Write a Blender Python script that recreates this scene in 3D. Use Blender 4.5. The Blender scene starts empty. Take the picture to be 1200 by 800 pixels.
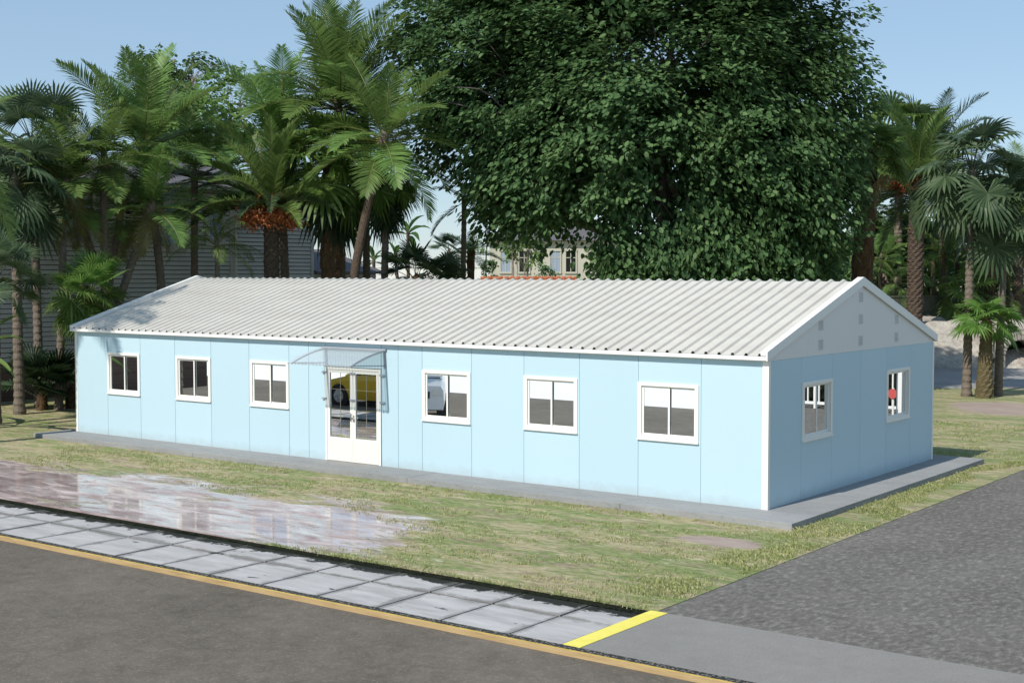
import bpy, math, random
from mathutils import Vector, Matrix, noise
R = math.radians
scene = bpy.context.scene
COL = scene.collection
rnd = random.Random(7)

# ------------------------------------------------------------------ camera frame
CAM = Vector((10.045, -20.432, 3.922)); YAW, PIT = R(-36.845), R(-2.904); F = 1599.7
FW = Vector((math.sin(YAW)*math.cos(PIT), math.cos(YAW)*math.cos(PIT), math.sin(PIT)))
RT = Vector((math.cos(YAW), -math.sin(YAW), 0)); UP = RT.cross(FW)
def at(px, py, d): return CAM + (FW + RT*((px-600)/F) + UP*((400-py)/F))*d
def ground_at(px, d, z=-0.1):
    a = at(px, 319, d); return Vector((a.x, a.y, z))

# ------------------------------------------------------------------ object helpers
def tag(o, label=None, cat=None, group=None, kind=None):
    if label: o['label'] = label
    if cat: o['category'] = cat
    if group: o['group'] = group
    if kind: o['kind'] = kind
    return o
def empty(name, loc, label, cat, group=None, rz=0.0):
    o = bpy.data.objects.new(name, None); o.empty_display_size = .3
    o.location = loc; o.rotation_euler = (0, 0, rz); COL.objects.link(o)
    return tag(o, label, cat, group)
class MB:
    def __init__(s): s.v = []; s.f = []; s.m = []
    def add(s, vs, fs, mi=0):
        b = len(s.v); s.v += [tuple(p) for p in vs]
        s.f += [tuple(b+i for i in f) for f in fs]; s.m += [mi]*len(fs)
    def box(s, x0, y0, z0, x1, y1, z1, mi=0):
        x0, x1 = min(x0, x1), max(x0, x1); y0, y1 = min(y0, y1), max(y0, y1); z0, z1 = min(z0, z1), max(z0, z1)
        s.add([(x0,y0,z0),(x1,y0,z0),(x1,y1,z0),(x0,y1,z0),(x0,y0,z1),(x1,y0,z1),(x1,y1,z1),(x0,y1,z1)],
              [(0,3,2,1),(4,5,6,7),(0,1,5,4),(1,2,6,5),(2,3,7,6),(3,0,4,7)], mi)
    def prism(s, prof, axis, a0, a1, mi=0):
        """closed polygon prof of 2-D points extruded along axis 'x' or 'y'"""
        n = len(prof)
        P = (lambda p, a: (a, p[0], p[1])) if axis == 'x' else (lambda p, a: (p[0], a, p[1]))
        s.add([P(p, a0) for p in prof]+[P(p, a1) for p in prof],
              [tuple(range(n-1, -1, -1)), tuple(range(n, 2*n))]+[(i, (i+1) % n, n+(i+1) % n, n+i) for i in range(n)], mi)
    def tube(s, pts, rad, n=8, mi=0, bump=None, cap=True):
        pts = [Vector(p) for p in pts]; vs = []; k = len(pts)
        for i, p in enumerate(pts):
            t = (pts[min(i+1, k-1)]-pts[max(i-1, 0)]).normalized()
            a = t.cross(Vector((0, 1, 0.013)))
            if a.length < .05: a = t.cross(Vector((1, 0, 0)))
            a.normalize(); b = t.cross(a)
            r = rad[i] if isinstance(rad, (list, tuple)) else rad
            for j in range(n):
                th = 2*math.pi*j/n; rr = r*(bump(i, j) if bump else 1)
                vs.append(p+a*(rr*math.cos(th))+b*(rr*math.sin(th)))
        fs = [(i*n+j, i*n+(j+1) % n, (i+1)*n+(j+1) % n, (i+1)*n+j) for i in range(k-1) for j in range(n)]
        if cap: fs += [tuple(range(n-1, -1, -1)), tuple(range((k-1)*n, k*n))]
        s.add(vs, fs, mi)
    def mesh(s, name, mats, smooth=False):
        me = bpy.data.meshes.new(name); me.from_pydata(s.v, [], s.f)
        for m in (mats if isinstance(mats, (list, tuple)) else [mats]): me.materials.append(m)
        me.polygons.foreach_set('material_index', s.m)
        if smooth: me.polygons.foreach_set('use_smooth', [True]*len(s.f))
        me.update(); return me
    def build(s, name, mats, parent=None, smooth=False, loc=None, bevel=0):
        o = bpy.data.objects.new(name, s.mesh(name, mats, smooth)); COL.objects.link(o)
        if parent: o.parent = parent
        if loc is not None: o.location = loc
        if bevel:
            b = o.modifiers.new('bevel', 'BEVEL'); b.width = bevel; b.segments = 2; b.limit_method = 'ANGLE'
        return o
def smooth_path(ctrl, n):
    """Catmull-Rom through control points"""
    P = [Vector(c) for c in ctrl]; P = [2*P[0]-P[1]]+P+[2*P[-1]-P[-2]]; out = []
    segs = len(P)-3
    for i in range(n+1):
        u = i/n*segs; k = min(int(u), segs-1); t = u-k
        a, b, c, d = P[k:k+4]
        out.append(.5*((2*b)+(c-a)*t+(2*a-5*b+4*c-d)*t*t+(3*b-a-3*c+d)*t**3))
    return out

# ------------------------------------------------------------------ material helpers
class N:
    def __init__(s, name):
        s.m = bpy.data.materials.new(name); s.m.use_nodes = True; s.t = s.m.node_tree; s.t.nodes.clear()
        s.out = s.t.nodes.new('ShaderNodeOutputMaterial')
        s.b = s.t.nodes.new('ShaderNodeBsdfPrincipled'); s.t.links.new(s.b.outputs[0], s.out.inputs[0])
    def n(s, typ, **kw):
        q = s.t.nodes.new('ShaderNode'+typ)
        for k, v in kw.items(): setattr(q, k, v)
        return q
    def L(s, a, b): s.t.links.new(a, b)
    def val(s, sock, v):
        if hasattr(v, 'is_linked') or hasattr(v, 'links'): s.L(v, sock)
        else: sock.default_value = v
    def coord(s, scale=(1,1,1), kind='Object', rot=(0,0,0)):
        c = s.n('TexCoord'); mp = s.n('Mapping'); mp.inputs['Scale'].default_value = scale
        mp.inputs['Rotation'].default_value = rot
        s.L(c.outputs[kind], mp.inputs['Vector']); return mp.outputs[0]
    def noise(s, vec, scale, detail=4, rough=.6, dist=0):
        q = s.n('TexNoise'); q.inputs['Scale'].default_value = scale; q.inputs['Detail'].default_value = detail
        q.inputs['Roughness'].default_value = rough; q.inputs['Distortion'].default_value = dist
        if vec is not None: s.L(vec, q.inputs['Vector'])
        return q.outputs['Fac']
    def ramp(s, fac, stops, interp='LINEAR'):
        q = s.n('ValToRGB'); q.color_ramp.interpolation = interp; e = q.color_ramp.elements
        while len(e) < len(stops): e.new(.5)
        for el, (p, c) in zip(e, stops):
            el.position = p; el.color = (*c, 1) if isinstance(c, (list, tuple)) else (c, c, c, 1)
        s.val(q.inputs[0], fac); return q.outputs[0]
    def mix(s, fac, a, b, mode='MIX'):
        q = s.n('Mix', data_type='RGBA', blend_type=mode); s.val(q.inputs[0], fac)
        for sock, v in ((q.inputs[6], a), (q.inputs[7], b)):
            s.val(sock, (*v, 1) if isinstance(v, (tuple, list)) and len(v) == 3 else v)
        return q.outputs[2]
    def math(s, op, a, b=0.0, clamp=False):
        q = s.n('Math', operation=op, use_clamp=clamp); s.val(q.inputs[0], a); s.val(q.inputs[1], b); return q.outputs[0]
    def bump(s, h, strength=.3, dist=.02):
        q = s.n('Bump'); q.inputs['Strength'].default_value = strength; q.inputs['Distance'].default_value = dist
        s.L(h, q.inputs['Height']); s.L(q.outputs[0], s.b.inputs['Normal'])
    def set(s, color=None, rough=None, metal=None, spec=None):
        if color is not None: s.val(s.b.inputs['Base Color'], (*color, 1) if isinstance(color, (tuple, list)) else color)
        if rough is not None: s.val(s.b.inputs['Roughness'], rough)
        if metal is not None: s.val(s.b.inputs['Metallic'], metal)
        if spec is not None: s.val(s.b.inputs['Specular IOR Level'], spec)
        return s.m
def paint(name, c, rough=.5, var=.06, scale=1.5, spec=.4, bump=0):
    m = N(name); v = m.coord(); f = m.noise(v, scale, 6, .65)
    lo = tuple(x*(1-var) for x in c); hi = tuple(min(1, x*(1+var)) for x in c)
    m.set(m.ramp(f, [(.3, lo), (.7, hi)]), rough, 0, spec)
    if bump: m.bump(m.noise(v, 60, 3), bump, .005)
    return m.m
def leafmat(name, dark, mid, light, trans=.3, rough=.55, spec=.2):
    m = N(name); g = m.n('NewGeometry'); v = m.coord(); f = m.noise(v, .9, 3)
    k = m.math('ADD', m.math('MULTIPLY', g.outputs['Random Per Island'], .55), m.math('MULTIPLY', f, .45))
    c = m.ramp(k, [(.15, dark), (.5, mid), (.85, light)])
    m.set(c, rough, 0, spec)
    t = m.n('BsdfTranslucent'); m.L(m.mix(.5, c, tuple(min(1, x*1.6) for x in light)), t.inputs[0])
    mx = m.n('MixShader'); mx.inputs[0].default_value = trans
    m.L(m.b.outputs[0], mx.inputs[1]); m.L(t.outputs[0], mx.inputs[2]); m.L(mx.outputs[0], m.out.inputs[0])
    return m.m
def barkmat(name, a, b, scale=(6, 6, 2), bump=.6):
    m = N(name); v = m.coord(scale); f = m.noise(v, 2.2, 6, .7, .6)
    m.set(m.ramp(f, [(.28, a), (.72, b)]), .9, 0, .15); m.bump(f, bump, .03); return m.m

M = {}
m = N('blue_wall_paint'); g = m.n('NewGeometry'); sp = m.n('SeparateXYZ'); m.L(g.outputs['Position'], sp.inputs[0])
c = m.ramp(m.math('ADD', m.math('MULTIPLY', g.outputs['Random Per Island'], .6), m.math('MULTIPLY', m.noise(m.coord((1, 1, .25)), 1.1, 6, .65), .4)), [(.2, (.458, .618, .69)), (.8, (.488, .65, .722))])
splash = m.math('SUBTRACT', m.math('MULTIPLY', m.noise(m.coord((1, 1, 1.6)), 3.5, 7, .7), .42), sp.outputs[2])   # dust thrown up along the base
c = m.mix(m.ramp(splash, [(.02, 0.0), (.22, .35)]), c, (.36, .36, .32)); m.set(c, .42, 0, .35); M['blue'] = m.m
M['joint'] = paint('blue_joint', (.36, .53, .62), .6, .03)
M['white'] = paint('white_metal_paint', (.80, .79, .76), .4, .02, .8, .4)
M['upvc'] = paint('white_plastic', (.84, .82, .76), .3, .015, 1.5, .45)
M['speck'] = paint('speckled_white_panel', (.80, .77, .68), .5, .07, 60, .3)
M['vent'] = paint('vent_grille_grey', (.66, .65, .62), .6); M['hole'] = paint('vent_opening', (.40, .39, .38), .8)
M['steel'] = paint('grey_bracket_paint', (.33, .36, .39), .4, .06, 4, .5)
M['brass'] = paint('pale_glazing_bar', (.42, .38, .30), .5)
M['seal'] = paint('dark_seal', (.05, .05, .055), .6)
m = N('roof_sheet_paint'); v = m.coord((.25, 1.0, 1)); f = m.noise(v, 2.0, 7, .7)
m.set(m.ramp(f, [(.25, (.50, .48, .43)), (.6, (.585, .565, .51))]), .5, 0, .35); M['roof'] = m.m
m = N('gable_sheet'); v = m.coord(); w = m.n('TexWave', wave_type='BANDS', bands_direction='Y', wave_profile='SIN')
w.inputs['Scale'].default_value = 4.2; m.L(v, w.inputs['Vector'])
m.set((.76, .74, .705), .5, 0, .35); m.bump(w.outputs['Fac'], .25, .012); M['gable'] = m.m
m = N('mirror_tinted_glass'); m.set((.015, .018, .02), .02, 0, .5)
g = m.n('BsdfGlossy'); g.inputs['Roughness'].default_value = .004; g.inputs[0].default_value = (.97, 1, 1, 1)
mx = m.n('MixShader'); mx.inputs[0].default_value = .9
m.L(m.b.outputs[0], mx.inputs[1]); m.L(g.outputs[0], mx.inputs[2]); m.L(mx.outputs[0], m.out.inputs[0]); M['glass'] = m.m
m = N('clear_ribbed_plastic'); m.set((.50, .53, .55), .25, 0, .5)
tr = m.n('BsdfTransparent'); tr.inputs[0].default_value = (.93, .96, .97, 1)
w = m.n('TexWave', wave_type='BANDS', bands_direction='X'); w.inputs['Scale'].default_value = 4.0; m.L(m.coord(), w.inputs['Vector'])
mx = m.n('MixShader'); m.L(m.ramp(w.outputs['Fac'], [(.2, .38), (.9, .6)]), mx.inputs[0])
m.L(tr.outputs[0], mx.inputs[1]); m.L(m.b.outputs[0], mx.inputs[2]); m.L(mx.outputs[0], m.out.inputs[0]); M['poly'] = m.m
m = N('chrome'); m.set((.7, .7, .7), .2, 1.0); M['chrome'] = m.m

# ------------------------------------------------------------------ ground materials
m = N('lawn_ground')
vs = m.coord((.42, 1.35, 1), rot=(0, 0, R(12)))
f1 = m.noise(vs, 2.6, 8, .68, .5); f2 = m.noise(vs, .55, 4, .6, .8); f3 = m.noise(m.coord((.55, 1.5, 1)), 12, 6, .75)
green = m.ramp(f3, [(.25, (.075, .105, .03)), (.5, (.19, .235, .075)), (.78, (.38, .42, .17))])
tan = m.ramp(f3, [(.22, (.16, .12, .06)), (.42, (.34, .285, .155)), (.6, (.44, .39, .235)), (.8, (.66, .61, .45))])
mixf = m.math('ADD', m.math('MULTIPLY', f1, .62), m.math('MULTIPLY', f2, .38))
grass = m.mix(m.ramp(mixf, [(.46, 0.0), (.55, 1.0)]), green, tan)
f5 = m.noise(m.coord((.55, 1.5, 1), rot=(0, 0, R(-8))), 1.9, 7, .7, .6)
grass = m.mix(m.ramp(f5, [(.54, 0.0), (.63, .85)]), grass, m.ramp(f3, [(.3, (.17, .115, .075)), (.7, (.40, .31, .225))]))
f6 = m.noise(m.coord((.6, 1.8, 1), rot=(0, 0, R(10))), 5.5, 6, .75, .4)
grass = m.mix(m.ramp(f6, [(.58, 0.0), (.68, .85)]), grass, (.62, .57, .43))
grass = m.mix(m.ramp(f6, [(.33, .85), (.43, 0.0)]), grass, (.085, .125, .035))
# bare muddy patches, given in ground coordinates
geo = m.n('NewGeometry'); sep = m.n('SeparateXYZ'); m.L(geo.outputs['Position'], sep.inputs[0])
def ell(cx, cy, rx, ry, ang=0.0):
    ca, sa = math.cos(ang), math.sin(ang)
    dx = m.math('SUBTRACT', sep.outputs[0], cx); dy = m.math('SUBTRACT', sep.outputs[1], cy)
    u = m.math('ADD', m.math('MULTIPLY', dx, ca/rx), m.math('MULTIPLY', dy, sa/rx))
    v_ = m.math('ADD', m.math('MULTIPLY', dx, -sa/ry), m.math('MULTIPLY', dy, ca/ry))
    return m.math('SQRT', m.math('ADD', m.math('MULTIPLY', u, u), m.math('MULTIPLY', v_, v_)))
fld = ell(-11.6, -4.9, 4.6, 1.9, R(8))
for e in (ell(-7.4, -5.0, 3.3, 1.8, R(14)), ell(-16.5, -5.0, 4.0, 1.8, 0), ell(-5.4, -4.6, 1.6, 1.0, R(25)), ell(-8.2, -6.3, 3.6, .9, 0), ell(-5.0, -5.5, 2.0, 1.0, R(-12)), ell(-13.5, -6.2, 3.5, 1.1, 0)):
    fld = m.math('MINIMUM', fld, e)
nz = m.noise(m.coord((.5, 1.4, 1)), 1.3, 6, .65, .5)
edge = m.math('ADD', fld, m.math('MULTIPLY', m.math('SUBTRACT', nz, .5), 2.3))
mud = m.ramp(edge, [(.72, 1.0), (1.05, 0.0)])
dry = m.math('MINIMUM', ell(.45, -2.35, .8, .36, 0), ell(-2.2, 20.6, 2.4, 1.9, R(-30)))
dryf = m.ramp(m.math('ADD', dry, m.math('MULTIPLY', m.math('SUBTRACT', nz, .5), 1.1)), [(.8, 1.0), (1.05, 0.0)])
mudc = m.ramp(m.noise(vs, 1.7, 7, .65, .7), [(.28, (.20, .145, .14)), (.42, (.33, .25, .24)), (.52, (.43, .35, .335)), (.61, (.56, .49, .47)), (.68, (.40, .32, .305)), (.78, (.25, .185, .18))])
base = m.mix(dryf, grass, m.ramp(f1, [(.3, (.29, .215, .18)), (.7, (.42, .34, .29))]))
base = m.mix(mud, base, mudc)
m.set(base, m.math('SUBTRACT', .95, m.math('MULTIPLY', m.math('MULTIPLY', mud, m.ramp(m.noise(m.coord((.45, 1.5, 1)), 2.3, 6, .7, .5), [(.38, .2), (.50, 1.0)])), .885)), 0, .5)
bm_ = m.math('MULTIPLY', m.math('ADD', f3, f1), m.math('SUBTRACT', 1.0, m.math('MULTIPLY', mud, .992)))
m.bump(bm_, .7, .05); M['lawn'] = m.m

def asphalt(name, lo, hi, spk, bscale=55, bstr=.5, stretch=(1,1,1), th=(.56, .74)):
    m = N(name); v = m.coord(stretch); big = m.noise(v, .45, 6, .65); fine = m.noise(v, bscale, 3, .75)
    mid = m.noise(v, 5, 5, .7)
    c = m.ramp(m.math('ADD', m.math('MULTIPLY', big, .6), m.math('MULTIPLY', mid, .4)), [(.35, lo), (.65, hi)])
    c = m.mix(m.ramp(fine, [(th[0], 0.0), (th[1], .75)]), c, spk)
    c = m.mix(m.ramp(fine, [(.28, .6), (.42, 0.0)]), c, tuple(x*.45 for x in lo))
    m.set(c, .92, 0, .25); m.bump(fine, bstr, .012); return m.m
M['road'] = asphalt('road_asphalt', (.088, .077, .062), (.172, .151, .124), (.30, .265, .22), 30)
m_ = M['road']; T_ = m_.node_tree; bs = [q for q in T_.nodes if q.type == 'BSDF_PRINCIPLED'][0]; src = bs.inputs['Base Color'].links[0].from_socket
tc = T_.nodes.new('ShaderNodeTexCoord'); vo = T_.nodes.new('ShaderNodeTexVoronoi'); vo.feature = 'DISTANCE_TO_EDGE'; vo.inputs['Scale'].default_value = .32
wn = T_.nodes.new('ShaderNodeTexNoise'); wn.inputs['Scale'].default_value = 1.4; wn.inputs['Detail'].default_value = 7; T_.links.new(tc.outputs['Object'], wn.inputs['Vector'])
av = T_.nodes.new('ShaderNodeMix'); av.data_type = 'VECTOR'; av.inputs[0].default_value = .35; T_.links.new(tc.outputs['Object'], av.inputs[4]); T_.links.new(wn.outputs['Color'], av.inputs[5]); T_.links.new(av.outputs[1], vo.inputs['Vector'])
cr = T_.nodes.new('ShaderNodeValToRGB'); cr.color_ramp.elements[0].position = .0; cr.color_ramp.elements[0].color = (.16, .16, .16, 1); cr.color_ramp.elements[1].position = .006; cr.color_ramp.elements[1].color = (0, 0, 0, 1); T_.links.new(vo.outputs['Distance'], cr.inputs[0])
mm_ = T_.nodes.new('ShaderNodeMix'); mm_.data_type = 'RGBA'; mm_.inputs[7].default_value = (.03, .027, .023, 1); T_.links.new(cr.outputs[0], mm_.inputs[0]); T_.links.new(src, mm_.inputs[6]); T_.links.new(mm_.outputs[2], bs.inputs['Base Color'])
M['drive'] = asphalt('driveway_asphalt', (.100, .094, .083), (.155, .147, .132), (.27, .258, .235), 8.5, .6, (1.5, .8, 1), (.49, .70))
M['apron'] = asphalt('apron_concrete', (.205, .198, .185), (.255, .247, .232), (.31, .30, .285), 40, .2)
M['slab'] = asphalt('pad_concrete', (.22, .223, .222), (.33, .333, .331), (.38, .383, .38), 25, .25, (.4, 1.2, 1))
M['pave'] = asphalt('yard_paving', (.22, .215, .21), (.34, .33, .32), (.4, .39, .38), 12, .2, (.3, 1, 1))
M['added_white'] = paint('added_white_ground', (.86, .86, .85), .9, .02, .5, .1)  # near white, chosen for how it shows mirrored in the windows
# paving slabs of the pavement
m = N('pavement_slab'); v = m.coord(); g = m.n('NewGeometry')
n1 = m.noise(m.coord((.35, 1.6, 1)), 3.2, 7, .65); n2 = m.noise(v, 42, 3, .75); n3 = m.noise(v, 2.4, 5, .6, .3)
c = m.ramp(n1, [(.25, (.28, .272, .268)), (.5, (.42, .41, .405)), (.75, (.52, .51, .50))])
c = m.mix(m.math('MULTIPLY', g.outputs['Random Per Island'], .35), c, (.36, .355, .35))
c = m.mix(m.ramp(n2, [(.66, 0.0), (.76, .7)]), c, (.10, .095, .09))
sp = m.n('SeparateXYZ'); m.L(g.outputs['Position'], sp.inputs[0])
# mould creeping in from the earth edge of the pavement
yy = m.math('ADD', sp.outputs[1], m.math('MULTIPLY', m.math('SUBTRACT', m.noise(m.coord((1, 1, 1)), 3.4, 9, .74, .6), .5), .78))
c = m.mix(m.ramp(m.math('SUBTRACT', yy, -7.34), [(.33, 0.0), (.38, 1.0)]), c, (.014, .016, .011))
jx = m.math('ABSOLUTE', m.math('SUBTRACT', m.math('FRACT', m.math('ADD', sp.outputs[0], .5)), .5))   # dirt gathered along the joints
jy = m.math('ABSOLUTE', m.math('SUBTRACT', sp.outputs[1], -7.43))
jn = m.math('SUBTRACT', m.math('MINIMUM', jx, jy), m.math('MULTIPLY', m.math('SUBTRACT', m.noise(m.coord(), 2.1, 7, .7), .42), .45))
c = m.mix(m.ramp(jn, [(.0, .62), (.07, 0.0)]), c, (.13, .125, .115))
st = m.noise(m.coord((.8, 1.6, 1)), 3.1, 3, .5)
c = m.mix(m.ramp(st, [(.69, 0.0), (.72, .9)]), c, (.02, .02, .018))
m.set(c, .85, 0, .3); m.bump(n2, .2, .008); M['slabs'] = m.m
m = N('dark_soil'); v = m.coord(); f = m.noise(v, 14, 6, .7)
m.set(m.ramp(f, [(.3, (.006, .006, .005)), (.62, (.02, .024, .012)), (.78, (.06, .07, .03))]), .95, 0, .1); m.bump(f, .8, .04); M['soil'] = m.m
m = N('gravel_joint'); v = m.coord(); q = m.n('TexVoronoi'); q.inputs['Scale'].default_value = 26; m.L(v, q.inputs['Vector'])
m.set(m.ramp(q.outputs['Distance'], [(.1, (.24, .23, .2)), (.5, (.02, .02, .018))]), .9); M['gravel'] = m.m
m = N('ochre_kerb_paint'); v = m.coord((.3, 1, 3)); f = m.noise(v, 7, 6, .7)
m.set(m.ramp(f, [(.25, (.30, .20, .10)), (.5, (.44, .31, .155)), (.75, (.52, .39, .20))]), .8, 0, .2); M['kerb'] = m.m
m = N('yellow_kerb_line'); v = m.coord((.6, 1, 1)); f = m.noise(v, 9, 5, .7)
m.set(m.ramp(f, [(.3, (.40, .28, .06)), (.6, (.58, .42, .11))]), .7, 0, .25); M['kline'] = m.m
m = N('yellow_road_paint'); v = m.coord(); f = m.noise(v, 30, 5, .75); f2 = m.noise(v, 3, 4)
c = m.ramp(f2, [(.3, (.72, .62, .10)), (.7, (.82, .73, .17))]); c = m.mix(m.ramp(f, [(.66, 0.0), (.74, .6)]), c, (.5, .46, .3))
m.set(c, .7, 0, .3); M['yellow'] = m.m

# ------------------------------------------------------------------ the setting
def structure(o): return tag(o, kind='structure')
b = MB(); b.add([(-900,-900,-.36),(900,-900,-.36),(900,900,-.36),(-900,900,-.36)], [(0,1,2,3)])
structure(b.build('ground', M['lawn']))
b = MB(); b.box(-120, -6.53, -.35, 1.80, 120, -.1); structure(b.build('lawn', M['lawn']))
b = MB(); b.box(-120, -6.79, -.35, 1.72, -6.53, -.118)
random.seed(3)
x = -26.0
while x < 1.6:                                           # ragged lumps of earth along the lawn edge
    w = random.uniform(.05, .16); y = -6.79-random.uniform(0, .09); h = random.uniform(.01, .035)
    b.add([(x,-6.68,-.118),(x+w*.5,y,-.0985),(x+w,-6.68,-.118),(x+w*.5,-6.7,-.118+h)], [(0,1,3),(1,2,3),(0,3,2)]); x += w*.6
structure(b.build('soil_edge', M['soil']))
b = MB()                                                 # pavement: every slab with open joints
b.box(-60, -8.52, -.34, 1.715, -6.795, -.113, 1)
def slab(x0, y0, x1, y1, z):
    b.add([(x0,y0,z-.02),(x1,y0,z-.02),(x1,y1,z-.02),(x0,y1,z-.02),(x0,y0,z),(x1,y0,z),(x1,y1,z),(x0,y1,z)],
          [(4,5,6,7),(0,1,5,4),(1,2,6,5),(2,3,7,6),(3,0,4,7)], 0)
for i in range(-60, 2):
    x0, x1 = i+.014, min(i+1-.014, 1.712)
    slab(x0, -7.405, x1, -6.80, -.1+random.uniform(-.003, .003)); slab(x0, -8.40, x1, -7.45, -.1+random.uniform(-.003, .003))
structure(b.build('pavement', [M['slabs'], M['soil']]))
b = MB(); b.box(-60, -8.54, -.3, 14, -8.405, -.104); structure(b.build('gravel_joint', M['gravel']))
b = MB(); b.box(-60, -8.615, -.4, 14, -8.545, -.1, 0); b.box(-60, -8.575, -.101, 14, -8.547, -.096, 1)
structure(b.build('kerb', [M['kerb'], M['kline']]))
b = MB(); b.box(1.72, -7.99, -.3, 1.95, -6.56, -.098); b.box(1.72, -8.40, -.3, 1.95, -8.0, -.098); structure(b.build('yellow_line', M['yellow']))
b = MB(); b.box(1.955, -8.40, -.3, 14, -6.565, -.102); structure(b.build('footway_crossing', M['apron']))
b = MB(); b.box(1.805, -6.56, -.3, 14, 60, -.106); structure(b.build('driveway', M['drive']))
b = MB(); b.box(-60, -15.2, -.35, 40, -8.60, -.15); structure(b.build('road', M['road']))
b = MB(); b.box(-80, -60, -.35, 60, -15.2, -.15); structure(b.build('added_white_lot', M['added_white']))  # unseen bright ground, added so the cabin panes mirror white
b = MB(); b.add([(-22,19,-.096),(-6.4,26.2,-.096),(-3.6,28.5,-.096),(1.8,31.5,-.096),(1.8,60,-.096),(-40,60,-.096),(-40,30,-.096)], [(0,1,2,3,4,5,6)])
structure(b.build('paved_yard', M['pave']))
b = MB(); z0, z1 = -.2, 0.0                              # concrete pad round the prefab, cast in bays
xs = [-19.2, -13.3, -7.1, -2.3, .87]
for i in range(4): b.box(xs[i]+.004, -.9, z0, xs[i+1]-.004, 8.4, z1+(.002 if i % 2 else 0))
structure(b.build('concrete_pad', M['slab'], bevel=.006))

# ------------------------------------------------------------------ the prefab
P = empty('prefab_building', (0, 0, 0), 'long light blue prefab cabin with white ribbed roof on a concrete pad', 'building')
LEN, DEP, H = 18.70, 7.675, 2.46
PW = LEN/15; SW = DEP/6
wins = [0.0]*0
front_win = [(-17.44,-16.22), (-14.92,-13.72), (-12.43,-11.22), (-7.47,-6.26), (-4.98,-3.78), (-2.50,-1.29)]
seam = [-LEN, -LEN+PW, -LEN+2*PW, -LEN+3*PW, -LEN+4*PW, -LEN+5*PW, -LEN+6*PW, -10.63, -10.14, -8.56, -8.11, -6*PW, -5*PW, -4*PW, -3*PW, -2*PW, -PW, 0]
b = MB(); g = .005
def panel(x0, z0, x1, z1): b.box(x0+g, 0.0, z0, x1-g, .05, z1, 0)
for i in range(len(seam)-1):
    x0, x1 = seam[i], seam[i+1]
    w = [q for q in front_win if x0-.1 < q[0] and q[1] < x1+.1]
    if abs(x0+10.14) < .01: panel(x0, 1.97, x1, H); continue
    if w:
        w0, w1 = w[0]
        b.box(x0+g, 0, .0, x1-g, .05, .985, 0); b.box(x0+g, 0, 2.005, x1-g, .05, H, 0)
        if w0-x0-g > .004: b.box(x0+g, 0, .985, w0, .05, 2.005, 0)
        if x1-g-w1 > .004: b.box(w1, 0, .985, x1-g, .05, 2.005, 0)
    else: panel(x0, 0, x1, H)
b.box(-LEN+.1, .07, 0.01, -.1, .09, H, 1)                 # backing seen only in the joints
for s0 in seam[1:-1]: b.box(s0-g-.002, .012, 0.005, s0+g+.002, .045, .98 if not abs(s0+10.14)<.01 and not abs(s0+8.56)<.01 else .004+.001, 1) if False else b.box(s0-g+.0005, .009, 0.005, s0+g-.0005, .04, H-.01, 1) if abs(s0+10.14)>.02 and abs(s0+8.56)>.02 else None
front = b.build('wall', [M['blue'], M['joint']], P)
b = MB(); sw = [(1.295, 2.545), (5.10, 6.33)]             # right end wall, six panels
ys = [i*SW for i in range(7)]
for i in range(6):
    y0, y1 = ys[i], ys[i+1]; w = [q for q in sw if y0-.06 < q[0] and q[1] < y1+.06]
    if w:
        w0, w1 = w[0]
        b.box(-.05, y0+g, 0, 0, y1-g, .985); b.box(-.05, y0+g, 2.025, 0, y1-g, H)
        if w0 > y0+g: b.box(-.05, y0+g, .985, 0, w0, 2.025)
        if y1-g > w1: b.box(-.05, w1, .985, 0, y1-g, 2.025)
    else: b.box(-.05, y0+g, 0, 0, y1-g, H)
b.box(-.09, .1, .01, -.07, DEP-.1, H, 1)
for s0 in ys[1:-1]: b.box(-.045, s0-g+.0005, .005, -.004, s0+g-.0005, H-.01, 2)
b.build('wall', [M['blue'], M['joint'], M['upvc']], P)
b = MB(); b.box(-LEN, .1, 0, -LEN+.05, DEP-.1, H); b.build('wall', M['blue'], P)
b = MB(); b.box(-LEN+.1, DEP-.05, 0, -.1, DEP, H); b.build('wall', M['blue'], P)
for (x0, x1, y0, y1) in ((-.10, .016, -.016, .06), (-LEN-.016, -LEN+.07, -.016, .06), (-.06, .016, DEP-.055, DEP+.016), (-LEN-.016, -LEN+.06, DEP-.055, DEP+.016)):
    b = MB(); b.box(x0, y0, .001, x1, y1, H+.004); b.build('corner_post', M['upvc'], P, bevel=.004)
EY, EZ, RY, RZ = -.11, 2.545, DEP/2, 3.745               # eave and ridge of the roof sheet
slope = (RZ-EZ)/(RY-EY)
for gx, nm in ((0.0, 1), (-LEN, -1)):                     # gable ends
    b = MB(); x0, x1 = (gx-.04, gx-.004) if nm > 0 else (gx+.004, gx+.04)
    zz = lambda y: EZ-.03+slope*(min(y, DEP-y)-EY)
    b.prism([(.0, H+.002), (DEP, H+.002), (DEP, zz(DEP)), (RY, zz(RY)), (0, zz(0))], 'x', x0, x1); gw = b.build('gable_wall', M['gable'], P)
    if nm > 0:
        for vy, vz in ((2.045,2.99),(2.045,2.65),(3.82,3.46),(3.82,3.05),(3.82,2.65),(5.6,3.0),(5.6,2.65)):
            b = MB(); b.box(-.004, vy-.09, vz-.095, .006, vy+.09, vz+.095, 0)
            for k in range(6):
                for q in range(4): b.box(.0062, vy-.075+q*.04, vz-.08+k*.028, .008, vy-.05+q*.04, vz-.066+k*.028, 1)
            b.build('vent', [M['vent'], M['hole']], gw)
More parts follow.
